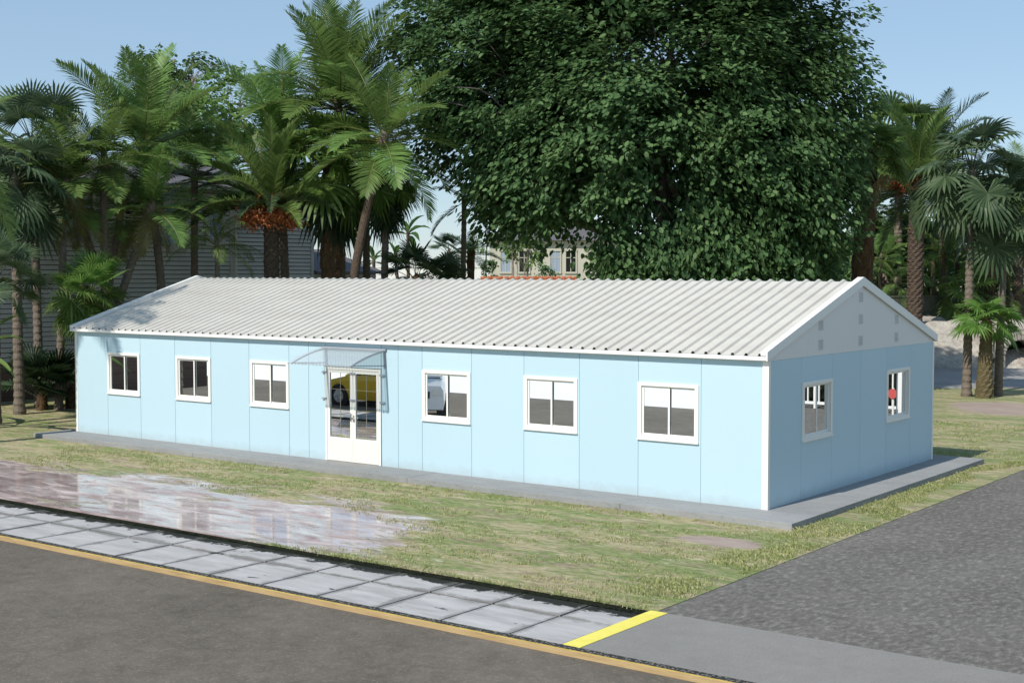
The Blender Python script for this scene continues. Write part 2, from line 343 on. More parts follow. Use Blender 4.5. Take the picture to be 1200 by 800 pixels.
# roof: ribbed sheet, two slopes
b = MB(); pit = .25; nrib = int(LEN/pit); off = -LEN-.015
prof = []
for k in range(nrib+1):
    x = off+k*pit
    for dx, dz in ((0, 0), (.072, 0), (.091, .042), (.128, .042), (.147, 0)):
        if x+dx <= .015: prof.append((x+dx, dz))
prof.append((.015, 0))
ns = 6
for side in (1, -1):
    vs = []
    for k in range(ns+1):
        y = EY+(RY-EY)*k/ns; z = EZ+slope*(y-EY)
        for (px, dz) in prof: vs.append((px, y if side > 0 else DEP-y, z+dz))
    n = len(prof)
    fs = [(r*n+i, r*n+i+1, (r+1)*n+i+1, (r+1)*n+i) if side > 0 else (r*n+i+1, r*n+i, (r+1)*n+i, (r+1)*n+i+1) for r in range(ns) for i in range(n-1)]
    b.add(vs, fs)
roof = b.build('roof', M['roof'], P)
b = MB()                                                  # soffit board closing the roof space
b.box(-LEN+.05, -.07, H+.002, -.05, DEP+.07, H+.02); b.build('ceiling_board', M['white'], roof)
for sgn in (1, -1):
    b = MB(); y0, y1 = (-.12, -.085) if sgn > 0 else (DEP+.085, DEP+.12)
    b.box(-LEN-.02, y0, 2.475, .02, y1, 2.541); b.build('fascia', M['white'], roof, bevel=.004)
for gx in (1, -1):                                        # verge trims on both gable ends
    b = MB(); xa, xb = (-.08, .045) if gx > 0 else (-LEN-.045, -LEN+.08)
    xo0, xo1 = (.02, .045) if gx > 0 else (-LEN-.045, -LEN-.02)
    t = .075; d = -.075
    top = lambda y: EZ+slope*(min(y, DEP-y)-EY)
    b.prism([(EY-.02, top(EY)+.008), (RY, RZ+.02), (DEP-EY+.02, top(EY)+.008), (DEP-EY+.02, top(EY)+t), (RY, RZ+t+.012), (EY-.02, top(EY)+t)], 'x', xa, xb)
    b.prism([(EY-.02, top(EY)+d), (RY, RZ+d), (DEP-EY+.02, top(EY)+d), (DEP-EY+.02, top(EY)+.008), (RY, RZ+.02), (EY-.02, top(EY)+.008)], 'x', xo0, xo1)
    b.build('verge_trim', M['white'], roof)

def window(parent, w0, w1, z0, z1, ox, rz):
    """sliding window with two panes, built in the x-z plane facing -y, then turned"""
    W, Hh = w1-w0, z1-z0
    f = MB(); pr, bk = -.022, .062
    f.box(0, pr, 0, W, bk, .095); f.box(0, pr, Hh-.062, W, bk, Hh)
    f.box(0, pr, .095, .075, bk, Hh-.062); f.box(W-.075, pr, .095, W, bk, Hh-.062)
    o = f.build('window', M['upvc'], parent, bevel=.004)
    o.location = ox; o.rotation_euler = (0, 0, rz)
    c = W/2
    for (a, e, y) in ((.075, c+.028, .012), (c-.028, W-.075, .036)):
        s = MB(); t = .036
        s.box(a, y, .095, e, y+.022, .095+t); s.box(a, y, Hh-.062-t, e, y+.022, Hh-.062)
        s.box(a, y, .095+t, a+t, y+.022, Hh-.062-t); s.box(e-t, y, .095+t, e, y+.022, Hh-.062-t)
        s.build('sash', M['upvc'], o)
        q = MB(); q.box(a+t, y+.008, .095+t, e-t, y+.014, Hh-.062-t); q.build('pane', M['glass'], o)
    s = MB(); s.box(-.005, -.04, .012, W+.005, -.0225, .035); s.build('sill', M['upvc'], o)
    return o
for (w0, w1) in front_win: window(P, w0, w1, .985, 2.005, (w0, 0, .985), 0)
for (w0, w1) in sw: window(P, w0, w1, .985, 2.025, (0, w0, .985), R(90))

# door: two glazed leaves over solid panels
DX0, DX1, DH = -10.13, -8.57, 1.955
b = MB(); b.box(DX0, -.02, 0.004, DX0+.05, .06, DH); b.box(DX1-.05, -.02, .004, DX1, .06, DH); b.box(DX0+.05, -.02, DH-.05, DX1-.05, .06, DH)
door = b.build('door', M['upvc'], P, bevel=.003)
mid = (DX0+DX1)/2
for (a, e) in ((DX0+.053, mid-.003), (mid+.003, DX1-.053)):
    b = MB(); t = .075; zb, zt = .50, DH-.055
    b.box(a, -.01, .008, e, .04, zb); b.box(a, -.01, zt-.06, e, .04, zt)
    b.box(a, -.01, zb, a+t, .04, zt-.06); b.box(e-t, -.01, zb, e, .04, zt-.06)
    b.build('door_leaf', M['upvc'], door, bevel=.003)
    b = MB(); b.box(a+.02, -.016, .02, e-.02, -.0105, zb-.04); b.build('lower_panel', M['speck'], door)
    b = MB(); b.box(a+t, .012, zb, e-t, .02, zt-.06); b.build('pane', M['glass'], door)
    b = MB(); cx = (a+e)/2
    b.box(cx-.003, .006, zb, cx+.003, .0115, zt-.06); b.box(a+t, .004, 1.50, e-t, .0055, 1.505); b.build('glazing_bar', M['brass'], door)
for hx in (DX0-.02, mid, DX1+.05):
    for hz in (1.845, 1.295):
        b = MB(); b.box(hx-.07, -.04, hz-.016, hx+.07, -.0215, hz+.016); b.box(hx-.016, -.046, hz-.022, hx+.016, -.0405, hz+.022); b.build('hinge', M['steel'], door, bevel=.004)
b = MB(); b.box(mid-.055, -.03, .86, mid-.025, -.0105, 1.02); b.tube([(mid-.04,-.03,.955),(mid-.04,-.075,.955),(mid-.2,-.075,.958)], .012, 8); b.build('handle', M['chrome'], door)
b = MB(); b.box(mid+.02, -.028, .85, mid+.05, -.0105, .98); b.tube([(mid+.035,-.028,.92),(mid+.035,-.07,.92)], .022, 10); b.build('handle', M['chrome'], door)

# canopy over the door: hangs on the wall, part of the cabin
AX0, AX1 = -10.22, -8.44
def arc(t): return (-.03-.97*t, 2.335-.11*t-.15*t*t)      # y, z
b = MB(); na = 14; ncol = 24
vs = []; 
for i in range(na+1):
    y, z = arc(i/na)
    for j in range(ncol+1): vs.append((AX0+(AX1-AX0)*j/ncol, y, z+.02))
b.add(vs, [(i*(ncol+1)+j, i*(ncol+1)+j+1, (i+1)*(ncol+1)+j+1, (i+1)*(ncol+1)+j) for i in range(na) for j in range(ncol)])
canopy = b.build('canopy', M['poly'], P)
for ax in (AX0+.12, AX1-.02):
    b = MB(); pts = [(ax, *arc(t/12)) for t in range(13)]
    vs = []
    b.tube(pts, .017 if ax < -9 else .024, 6)
    b.box(ax-.02, -.03, 1.99, ax+.02, -.003, 2.34)
    b.tube([(ax,-.02,2.04),(ax,-.3,2.05),(ax,-.7,2.075),(ax,-.93,arc(.93)[1]-.02)], .013, 6); b.build('bracket', M['steel'], canopy)
b = MB(); b.box(AX0, -.045, 2.345, AX1+.03, -.003, 2.38); b.build('wall_rail', M['steel'], canopy)
b = MB(); y, z = arc(1); b.box(AX0, y-.012, z-.005, AX1, y+.012, z+.018)
for k in range(18): b.box(AX0+.02+k*.1, y-.02, z-.02, AX0+.05+k*.1, y-.0125, z+.02)
b.build('front_rail', M['poly'], canopy)

# ------------------------------------------------------------------ foliage materials
M['frond'] = leafmat('feather_frond_leaf', (0.055, 0.09, 0.022), (0.105, 0.17, 0.042), (0.19, 0.28, 0.08), .32, .42)
M['frond_light'] = leafmat('bright_frond_leaf', (0.075, 0.14, 0.035), (0.14, 0.25, 0.065), (0.22, 0.36, 0.11), .38, .42)
M['frond_dark'] = leafmat('dark_frond_leaf', (0.022, 0.042, 0.018), (0.045, 0.075, 0.032), (0.08, 0.12, 0.05), .22, .45)
M['fan_blue'] = leafmat('blue_green_fan_leaf', (0.036, 0.066, 0.03), (0.072, 0.116, 0.054), (0.13, 0.18, 0.098), .22, .42)
M['fan_green'] = leafmat('green_fan_leaf', (0.044, 0.088, 0.019), (0.1, 0.175, 0.037), (0.213, 0.3, 0.088), .35, .45)
M['fan_bright'] = leafmat('bright_fan_leaf', (0.055, 0.121, 0.022), (0.121, 0.242, 0.05), (0.22, 0.363, 0.099), .38, .45)
M['fan_deep'] = leafmat('deep_green_fan_leaf', (0.018, 0.038, 0.018), (0.034, 0.066, 0.03), (0.06, 0.1, 0.045), .2, .45)
M['dead'] = leafmat('dry_tan_leaf', (.12, .08, .035), (.24, .17, .08), (.4, .3, .16), .3, .7, .15)
M['skirt'] = leafmat('withered_dark_leaf', (.03, .028, .012), (.06, .055, .024), (.12, .10, .045), .2, .7, .15)
M['old_frond'] = leafmat('yellowing_frond_leaf', (.09, .085, .025), (.17, .165, .05), (.28, .25, .10), .35, .6)
M['banana'] = leafmat('banana_leaf', (.035, .085, .02), (.075, .16, .035), (.14, .26, .07), .4, .38)
M['tree_leaf'] = leafmat('broad_tree_leaf', (0.032, 0.072, 0.026), (0.07, 0.138, 0.05), (0.145, 0.235, 0.09), .26, .55)
M['lime_leaf'] = leafmat('lime_tree_leaf', (0.06, 0.12, 0.025), (0.12, 0.21, 0.05), (0.22, 0.34, 0.1), .4, .5)
M['dusk_leaf'] = leafmat('dark_tree_leaf', (0.045, 0.085, 0.03), (0.085, 0.15, 0.05), (0.15, 0.24, 0.08), .2, .5)
M['stalk'] = paint('frond_stalk', (.16, .17, .05), .6, .3, 6)
M['stalk_dark'] = paint('dark_frond_stalk', (.06, .075, .03), .6, .3, 6)
M['bark'] = barkmat('palm_bark', (.10, .082, .066), (.25, .205, .165), (4, 4, 10))
M['bark_date'] = barkmat('date_palm_bark', (.04, .03, .024), (.15, .11, .08), (7, 7, 9), .8)
M['bark_fibre'] = barkmat('fibrous_bark', (.045, .028, .016), (.17, .105, .058), (14, 14, 1.2), .9)
M['bark_gold'] = barkmat('speckled_bark', (.05, .04, .02), (.22, .18, .10), (12, 12, 14), .8)
M['bark_tree'] = barkmat('tree_bark', (.14, .115, .098), (.34, .285, .25), (5, 5, 1.5), .7)
M['fruit'] = leafmat('orange_date_fruit', (.18, .05, .02), (.33, .10, .035), (.46, .17, .06), .05, .5)

# ------------------------------------------------------------------ leaf shapes (shared mesh data)
def feather(elev, curl, L, leaflet, nl=44, seed=0, fwd=(28, 62), lift=.35, wid=.013, mats=None, droop=.25, start=.14):
    r = random.Random(seed); b = MB(); n = 26; pts = []; tan = []
    x = z = 0.0; yaw = 0; ys = 0; y = 0.0; sway = r.uniform(-.12, .12)
    for i in range(n+1):
        t = i/n; a = R(elev-curl*t**1.6)
        d = Vector((math.cos(a)*math.cos(sway*t*2), math.sin(sway*t*2)*math.cos(a), math.sin(a)))
        pts.append(Vector((x, y, z))); tan.append(d); x += d.x*L/n; y += d.y*L/n; z += d.z*L/n
    b.tube(pts, [L*.0085*(1-.85*i/n)+.0015 for i in range(n+1)], 4, 1, cap=False)
    for k in range(nl):
        t = start+(1-start)*(k+.5)/nl; u = t*n; i = min(int(u), n-1); f = u-i
        p = pts[i].lerp(pts[i+1], f); T = tan[i]; S = Vector((-T.y, T.x, 0)).normalized() if abs(T.z) < .99 else Vector((0,1,0))
        Nn = T.cross(S)*-1
        if Nn.z < 0: Nn = -Nn
        q = (t-start)/(1-start)
        ln = leaflet*(.45+.55*math.sin(math.pi*min(1, .16+q*.92)))*(1 if q < .8 else 1-.45*(q-.8)/.2)
        ph = R(fwd[0]+(fwd[1]-fwd[0])*q)
        for s in (1, -1):
            l = ln*r.uniform(.86, 1.08)
            d = (S*s*math.cos(ph)+T*math.sin(ph)+Nn*(lift*r.uniform(.5, 1.3))).normalized()
            w = (T-d*T.dot(d)).normalized()*(L*wid*.5)*r.uniform(.8, 1.2)
            m_ = p+d*l*.5; e = p+d*l-Vector((0, 0, droop*l*r.uniform(.4, 1.4)))
            m_.z -= droop*l*.12
            b.add([p-w*.5, p+w*.5, m_+w, m_-w, e+w*.15, e-w*.15], [(0,1,2,3), (3,2,4,5)], 0)
    return b.mesh('frond', mats)
def fan(elev, Lp, Rr, seed=0, N=26, spread=150, mats=None, droop=.22, tilt=18, curl=25, split=.5):
    r = random.Random(seed); b = MB(); pts = []; x = z = 0.0; n = 8
    for i in range(n+1):
        a = R(elev-curl*(i/n)**1.5); pts.append(Vector((x, 0, z))); x += math.cos(a)*Lp/n; z += math.sin(a)*Lp/n
    b.tube(pts, [Rr*.022*(1-.45*i/n) for i in range(n+1)], 5, 1, cap=False)
    h = pts[-1]; a = R(elev-curl-tilt); T = Vector((math.cos(a), 0, math.sin(a))); S = Vector((0, 1, 0))
    roll = R(r.uniform(-28, 28)); Nn = S.cross(T)*-1
    S = S*math.cos(roll)+Nn*math.sin(roll); Nn = T.cross(S)
    da = R(2*spread/N)
    for k in range(N):
        t0 = R(-spread)+k*da; tm = t0+da/2
        ray = lambda t: T*math.cos(t)+S*math.sin(t)
        rl = Rr*(.80+.20*math.cos(tm*.55))*r.uniform(.93, 1.05)
        cup = .10*Rr*(abs(tm)/R(spread))**1.5
        rs = rl*split
        a0 = h+ray(t0)*rs+Nn*(cup-.012*Rr); a1 = h+ray(t0+da)*rs+Nn*(cup-.012*Rr); mdl = h+ray(tm)*rs+Nn*(cup+.018*Rr)
        dz = Vector((0, 0, droop*rl*r.uniform(.4, 1.5)))
        k2 = .76
        c0 = h+ray(tm-da*.28)*rl*k2+Nn*cup-dz*.28; c1 = h+ray(tm+da*.28)*rl*k2+Nn*cup-dz*.28
        tip = h+ray(tm+r.uniform(-.03, .03))*rl+Nn*cup-dz
        b.add([h, a0, mdl, a1, c0, c1, tip], [(0,1,2), (0,2,3), (1,4,5,2), (2,5,3), (4,6,5)], 0)
    return b.mesh('fan_leaf', mats)
def blade(elev, curl, L, W, seed=0, mats=None, n=12):
    r = random.Random(seed); b = MB(); x = z = 0.0; pts = []; tan = []
    for i in range(n+1):
        a = R(elev-curl*(i/n)**1.4); pts.append(Vector((x, 0, z))); tan.append(a); x += math.cos(a)*L/n; z += math.sin(a)*L/n
    b.tube([p-Vector((0,0,.012)) for p in pts], [W*.09*(1-.8*i/n) for i in range(n+1)], 4, 1, cap=False)
    vs = []
    for i, p in enumerate(pts):
        t = i/n; w = W*.5*(math.sin(math.pi*min(1, max(0, (t-.08)/.92))**.75)) if t > .08 else .002
        up = Vector((-math.sin(tan[i]), 0, math.cos(tan[i])))
        vs += [p+Vector((0, w, 0))+up*w*.45*r.uniform(.7, 1.2), p, p-Vector((0, w, 0))+up*w*.45*r.uniform(.7, 1.2)]
    b.add(vs, [f for i in range(n) for f in ((i*3, i*3+1, i*3+4, i*3+3), (i*3+1, i*3+2, i*3+5, i*3+4))], 0)
    return b.mesh('leaf', mats)
LEAVES = {}
def leafset(key, maker, elevs):
    if key not in LEAVES: LEAVES[key] = [(e, [maker(e, s) for s in range(2)]) for e in elevs]
    return LEAVES[key]
ELEV = (82, 66, 48, 30, 10, -12, -38, -60)
def leaf_kind(kind, mat, size):
    L = round(size, 2); mm = [M[mat], M['stalk_dark'] if 'dark' in mat or 'deep' in mat or 'blue' in mat else M['stalk']]
    if kind == 'feather': mk = lambda e, s: feather(e, 46 if e > 0 else 34, L, L*.30, 54, s+int(e), wid=.0115, mats=mm)
    elif kind == 'king': mk = lambda e, s: feather(e, 26 if e > 40 else 50, L, L*.27, 52, s+int(e), (16, 52), .26, .015, mm, .16, .14)
    elif kind == 'date': mk = lambda e, s: feather(e, 48 if e > 0 else 30, L, L*.17, 74, s+int(e), (34, 66), .42, .011, mm, .12, .08)
    elif kind == 'fern': mk = lambda e, s: feather(e, 78, L, L*.22, 34, s+int(e), (22, 60), .1, .010, mm, .7, .2)
    elif kind == 'fan': mk = lambda e, s: fan(e, L*1.1, L, s+int(e)*3, mats=mm)
    elif kind == 'fan_stiff': mk = lambda e, s: fan(e, L*1.25, L, s+int(e)*3, 30, 140, mm, .06, 8, 14, .42)
    elif kind == 'fan_droop': mk = lambda e, s: fan(e, L*.8, L, s+int(e)*3, 26, 150, mm, .55, 35, 40, .55)
    elif kind == 'banana': mk = lambda e, s: blade(e, 62, L, L*.24, s, mm)
    elif kind == 'strap': mk = lambda e, s: blade(e, 70, L, L*.085, s, mm, 18)
    return leafset((kind, mat, L), mk, ELEV)
def add_leaves(root, top, kind, mat, size, n, emax, emin, seed, name=None, ymax=None):
    S = leaf_kind(kind, mat, size); r = random.Random(seed); name = name or ('fan_leaf' if kind.startswith('fan') else 'leaf' if kind in ('banana', 'strap') else 'frond')
    for k in range(n):
        e = emax+(emin-emax)*((k+.5)/n)**.9+r.uniform(-7, 7)
        me = min(S, key=lambda q: abs(q[0]-e)); el = me[0]; md = me[1][r.randrange(2)]
        o = bpy.data.objects.new(name, md); COL.objects.link(o); o.parent = root
        o.location = (top.x, top.y, top.z-.10*size*k/n)
        o.rotation_euler = (r.uniform(-.18, .18), R(r.uniform(-5, 5)), 2.39996*k+r.uniform(-.3, .3)+seed)
        s = r.uniform(.86, 1.10); o.scale = (s, s, s)
def trunk(root, base, ctrl, r0, r1, style, seed=0):
    n = 16; L = sum((Vector(ctrl[i+1])-Vector(ctrl[i])).length for i in range(len(ctrl)-1))
    rings = max(24, int(L/.07)) if style != 'plain' else 24
    pts = smooth_path(ctrl, rings); r = random.Random(seed)
    rad = [(r0+(r1-r0)*(i/rings)**.8)*(1+.35*max(0, 1-i/rings*9)**2*(1 if style != 'stub' else .2)) for i in range(rings+1)]
    jit = [[r.uniform(-1, 1) for _ in range(n)] for _ in range(rings+1)]
    if style == 'ring': bp = lambda i, j: 1+.07*((i % 3)-1)*-1+.025*jit[i][j]
    elif style == 'date': bp = lambda i, j: 1+.10*(((i//2+j) % 2)*2-1)*(1 if i % 2 else .35)+.05*jit[i][j]
    elif style == 'fibre': bp = lambda i, j: 1+.13*jit[i//6][j]+.05*jit[i][j]
    elif style == 'stub': bp = lambda i, j: 1+.09*(((i+j*2) % 4)/1.5-1)+.04*jit[i][j]
    else: bp = lambda i, j: 1+.05*jit[i][j]
    b = MB(); b.tube(pts, rad, n, 0, bp)
    m = {'ring': 'bark', 'date': 'bark_date', 'fibre': 'bark_fibre', 'stub': 'bark_gold', 'plain': 'bark_date'}[style]
    return b.build('trunk', M[m], root, smooth=False)
def fruit(root, c, dirs, rad, seed):
    r = random.Random(seed)
    for (dx, dy, dz) in dirs:
        b = MB(); cc = Vector(c)+Vector((dx, dy, dz))
        b.tube(smooth_path([Vector(c)+Vector((0,0,.25)), Vector(c)+Vector((dx*.6, dy*.6, .3)), cc+Vector((0,0,.12))], 8), .03, 5, 0, cap=False)
        for k in range(240):
            v = Vector((r.gauss(0, .34), r.gauss(0, .34), r.gauss(-.05, .30)))*rad; p = cc+v; s = r.uniform(.028, .048)
            b.add([p+Vector(q)*s for q in ((1,0,0),(-1,0,0),(0,1,0),(0,-1,0),(0,0,1.3),(0,0,-1.3))],
                  [(0,2,4),(2,1,4),(1,3,4),(3,0,4),(2,0,5),(1,2,5),(3,1,5),(0,3,5)])
            if k % 4 == 0: b.tube([cc+Vector((0,0,.15)), p], .006, 3, 0, cap=False)
        b.build('fruit_cluster', M['fruit'], root)
def palm(label, base, top, r0, r1, style, crowns, seed, name='palm_tree', cat='palm tree', group=None, bend=(0, 0), skirt=None, fr=None):
    """base = world point, top = world point; crowns = list of (kind, material, leaf length, count, emax, emin)"""
    root = empty(name, base, label, cat, group)
    t = Vector(top)-Vector(base)
    mid = t*.5+Vector((bend[0], bend[1], 0))
    trunk(root, base, [(0,0,-.12), mid, t], r0, r1, style, seed)
    b = MB(); b.tube([t-Vector((0,0,.25)), t+Vector((0,0,.05)), t+Vector((0,0,.28))], [r1*1.05, r1*1.15, r1*.25], 10, 0)
    b.build('crown_shaft', M['bark' if style in ('ring', 'plain') else 'bark_fibre'], root, smooth=True)
    for i, c in enumerate(crowns): add_leaves(root, t, *c, seed=seed*7+i*3)
    if skirt:
        for j in range(skirt[2]):
            zz = t-Vector((0, 0, .25+.9*j*skirt[1]*.5)); add_leaves(root, zz, 'fan_droop', skirt[0], skirt[1], skirt[3], -25, -60, seed*5+j, 'dead_leaf')
    if fr: fruit(root, t+Vector((0,0,fr[0])), fr[1], fr[2], seed)
    return root

# ------------------------------------------------------------------ palms: base pixel column / depth only fix where each one stands
def B(px, d, z=-.1): return ground_at(px, d, z)
def T(px, py, d): return at(px, py, d)
FEA, FAN = 'feather palms in front of the grey house', 'fan palms around the cabin'
palm('tall fan palm with blue green leaves at far left of the photo', B(20, 38.5), T(17, 215, 38.3), .155, .12, 'ring',
     [('fan', 'fan_blue', .98, 22, 84, -50)], 11, group=FAN, skirt=('fan_blue', .66, 1, 3))
palm('slim upright feather palm before the grey house, left of the crossing trunks', B(66, 39.8), T(76, 212, 40), .12, .10, 'ring',
     [('king', 'frond', 2.5, 15, 84, -10), ('feather', 'old_frond', 1.7, 4, -42, -58)], 12, group=FEA)
palm('leaning feather palm whose trunk slopes up leftwards across the other crossing trunk', B(160, 41.2), T(84, 236, 41), .14, .105, 'ring',
     [('feather', 'frond_light', 2.0, 11, 74, -15), ('feather', 'old_frond', 1.7, 4, -42, -58)], 13, group=FEA, bend=(0, .2))
palm('bright green feather palm whose trunk leans up to the right, crossing a darker trunk', B(96, 41.6), T(178, 240, 41.4), .14, .11, 'ring',
     [('king', 'frond_light', 2.2, 16, 82, -8), ('feather', 'old_frond', 1.7, 4, -42, -58)], 14, group=FEA)
palm('short leaning feather palm between the crossing trunks and the blue curtained window', B(106, 42.6), T(141, 250, 42.4), .12, .10, 'ring',
     [('feather', 'frond', 1.9, 14, 78, -25), ('feather', 'old_frond', 1.7, 4, -42, -58)], 15, group=FEA)
palm('tallest feather palm of the left clump, crown above the grey house roof', B(192, 42.8), T(168, 170, 42.6), .15, .11, 'ring',
     [('king', 'frond', 3.4, 14, 84, 0), ('king', 'frond_light', 3.2, 8, 74, 10)], 16, group=FEA, bend=(.15, .1))
palm('small thin feather palm with drooping fronds beside the cream downpipe', B(256, 42.6), T(254, 284, 42.6), .085, .07, 'ring',
     [('fern', 'frond', 1.75, 17, 80, 0)], 17, group=FEA)
ring1 = [(math.cos(a)*.74, math.sin(a)*.74, -.42) for a in (0.2, 1.4, 2.6, 3.75, 4.7, 5.6)]
palm('stout date palm with orange fruit hanging in front of the grey house corner', B(318, 43), T(318, 236, 43), .25, .235, 'date',
     [('date', 'frond', 3.2, 34, 84, 16), ('date', 'frond_dark', 3.1, 14, 22, 4)], 18, group='date palms with orange fruit', fr=(-.1, ring1, .5))
palm('tall feather palm rising behind the date palm at the grey house', B(338, 45.5), T(328, 165, 45.5), .16, .13, 'ring',
     [('king', 'frond_light', 3.2, 20, 84, -10), ('feather', 'old_frond', 1.7, 4, -42, -58)], 19, group=FEA)
palm('highest feather palm with stiff upright fronds reaching the top of the photo', B(402, 45.5), T(396, 118, 45.5), .17, .12, 'ring',
     [('king', 'frond', 3.7, 30, 86, 0), ('king', 'frond_light', 3.2, 6, 60, 10)], 20, group=FEA)
palm('fan palm with very thick shaggy brown trunk and dark withered skirt', B(386, 44), T(390, 196, 44), .46, .30, 'fibre',
     [('fan', 'fan_green', 1.25, 26, 84, -25)], 21, group=FAN, skirt=('fan_deep', 1.05, 2, 9))
palm('feather palm with a dark trunk leaning right, left of the big leafy tree', B(404, 42), T(450, 160, 42), .17, .125, 'plain',
     [('king', 'frond', 2.9, 17, 82, -15), ('king', 'frond_light', 2.7, 10, 40, -50)], 22, group=FEA, bend=(-.25, -.15))
palm('slender fan palm with yellowish leaves just right of the dark leaning trunk', B(447, 43.8), T(453, 214, 43.8), .13, .11, 'ring',
     [('fan', 'fan_green', .70, 18, 78, -40)], 23, group=FAN, skirt=('fan_deep', .72, 2, 5))
palm('thin feather palm with sparse grey green fronds just left of the big leafy tree', B(541, 46), T(544, 232, 46), .10, .085, 'ring',
     [('feather', 'fan_blue', 1.7, 7, 74, -45)], 24, group=FEA)
palm('small dark fan palm standing alone in the sky gap above the roof', B(529, 60), T(526, 298, 60), .10, .09, 'plain',
     [('fan_stiff', 'fan_deep', .62, 14, 80, -30)], 25, group=FAN)
palm('low stubby palm with yellow brown trunk in front of the pale far house', B(550, 48.5), T(552, 296, 48.5), .16, .13, 'fibre',
     [('feather', 'frond_light', 1.2, 14, 80, -20)], 26, group=FEA)
palm('spiky fan shrub showing over the roof in the sky gap', B(487, 43.5), T(488, 330, 43.5), .16, .14, 'fibre',
     [('fan_stiff', 'fan_deep', .72, 15, 80, 5)], 27, group=FAN)
palm('grey green fan shrub showing over the roof, right of the spiky one', B(516, 44.5), T(517, 331, 44.5), .15, .13, 'fibre',
     [('fan', 'fan_blue', .62, 15, 80, 0)], 28, group=FAN)
for px, tx, ty, s, sd, lb in ((474, 463, 300, 1.1, 31, 'young banana plant leaning left in the gap beside the dark leaning trunk'),
                              (479, 478, 272, 1.5, 32, 'taller young banana plant standing upright in the sky gap'),
                              (439, 438, 305, 1.0, 33, 'shortest young banana plant, left of a slender trunk in the gap')):
    palm(lb, B(px, 70), T(tx, ty, 70), .11, .08, 'plain', [('banana', 'banana', s, 8, 78, -20)], sd, 'banana_plant', 'banana plant', 'banana plants')
# low plants at the left corner of the cabin
palm('bright fan palm shrub at the left roof corner of the cabin', B(108, 38.8), T(104, 352, 38.8), .13, .11, 'fibre',
     [('fan_stiff', 'fan_bright', .72, 11, 86, 40), ('fan', 'fan_green', .72, 16, 40, -40)], 35, group=FAN)
palm('dark fan palm bush growing from the ground left of the cabin', B(47, 39.7), B(47, 39.7, .25), .16, .14, 'fibre',
     [('fan_stiff', 'fan_deep', .78, 20, 86, 30)], 36, group=FAN)
palm('dark fan palm bush half hidden behind the left wall of the cabin', B(80, 40.2), B(80, 40.2, .25), .15, .13, 'fibre',
     [('fan_stiff', 'fan_deep', .80, 14, 84, 30)], 37, group=FAN)
palm('dark green fan palm cut off by the left edge of the photo', B(-8, 36), T(-6, 330, 36), .14, .12, 'ring',
     [('fan_stiff', 'fan_blue', .72, 16, 80, -30)], 38, group=FAN)
root = empty('strap_leaf_plant', B(-46, 34.5), 'plant with long arching strap leaves entering at the left edge', 'plant')
trunk(root, None, [(0,0,-.1), (0,0,.7), (0,0,1.35)], .14, .11, 'fibre', 2)
for e, rz, sc in ((48, -.62, 1.0), (20, -.80, 1.06), (66, .9, .9), (30, 2.2, .95), (48, 3.6, 1), (66, 4.7, .9)):
    o = bpy.data.objects.new('leaf', [q for q in leaf_kind('strap', 'frond', 3.1) if q[0] == min(ELEV, key=lambda x: abs(x-e))][0][1][0])
    COL.objects.link(o); o.parent = root; o.location = (0, 0, 1.3); o.rotation_euler = (0, 0, rz+R(37)); o.scale = (sc, sc, sc)
palm('tall feather palm beside the front left corner of the cabin, outside the frame', (-19.3, -3.6, -.1), (-18.95, -3.2, 6.9), .16, .12, 'ring',
     [('king', 'frond', 2.3, 13, 75, -30)], 39, group=FEA)
palm('feather palm between two taller crowns at the left, hiding the grey roof', B(120, 41), T(122, 186, 41), .13, .11, 'ring',
     [('king', 'frond', 2.6, 17, 84, -18), ('feather', 'old_frond', 1.7, 3, -42, -58)], 51, group=FEA)
palm('fan palm with dark upright fans just right of the tall blue green fan palm', B(44, 40.5), T(38, 168, 40.5), .14, .11, 'ring',
     [('fan_stiff', 'fan_blue', .95, 19, 86, -35)], 52, group=FAN)
palm('feather palm standing close to the grey house left of the date palm', B(226, 44.5), T(228, 205, 44.5), .13, .11, 'ring',
     [('king', 'frond', 2.5, 17, 82, -20)], 53, group=FEA)
palm('feather palm between the highest palm and the dark leaning trunk', B(430, 46.5), T(428, 140, 46.5), .14, .11, 'ring',
     [('king', 'frond', 2.7, 16, 84, -10)], 54, group=FEA)
# right hand group
ring2 = [(math.cos(a)*1.0, math.sin(a)*1.0, -.12) for a in (0.0, .8, 1.7, 2.6, 3.5, 4.3, 5.2)]
palm('shaggy fan palm with thick fibrous trunk at the right edge of the big leafy tree', B(1004, 46.5), T(1018, 186, 46.5), .44, .28, 'fibre',
     [('fan', 'fan_green', .88, 24, 86, -15)], 41, group=FAN, skirt=('dead', .8, 1, 3))
palm('stout date palm with orange fruit behind the stone bank', B(1072, 60, 1.5), T(1075, 214, 60), .34, .33, 'date',
     [('date', 'frond', 4.0, 34, 84, 5), ('date', 'frond_dark', 3.6, 18, 10, -30)], 42, group='date palms with orange fruit', fr=(0, ring2, .52))
palm('tall ringed fan palm, left of the three trunks by the stone bank', B(1135, 44), T(1139, 205, 44), .15, .115, 'ring',
     [('fan', 'fan_blue', 1.18, 20, 88, -45)], 43, group=FAN, skirt=('fan_blue', 1.0, 1, 2))
palm('tall ringed fan palm, right of the three trunks by the stone bank', B(1172, 44.2), T(1178, 258, 44.2), .145, .10, 'ring',
     [('fan', 'fan_blue', 1.05, 17, 84, -45)], 44, group=FAN)
palm('short fat trunked fan palm with bright leaves between two tall ringed trunks', B(1156, 43.6), T(1156, 380, 43.6), .30, .155, 'stub',
     [('fan', 'fan_bright', .66, 19, 84, -12)], 45, group=FAN)
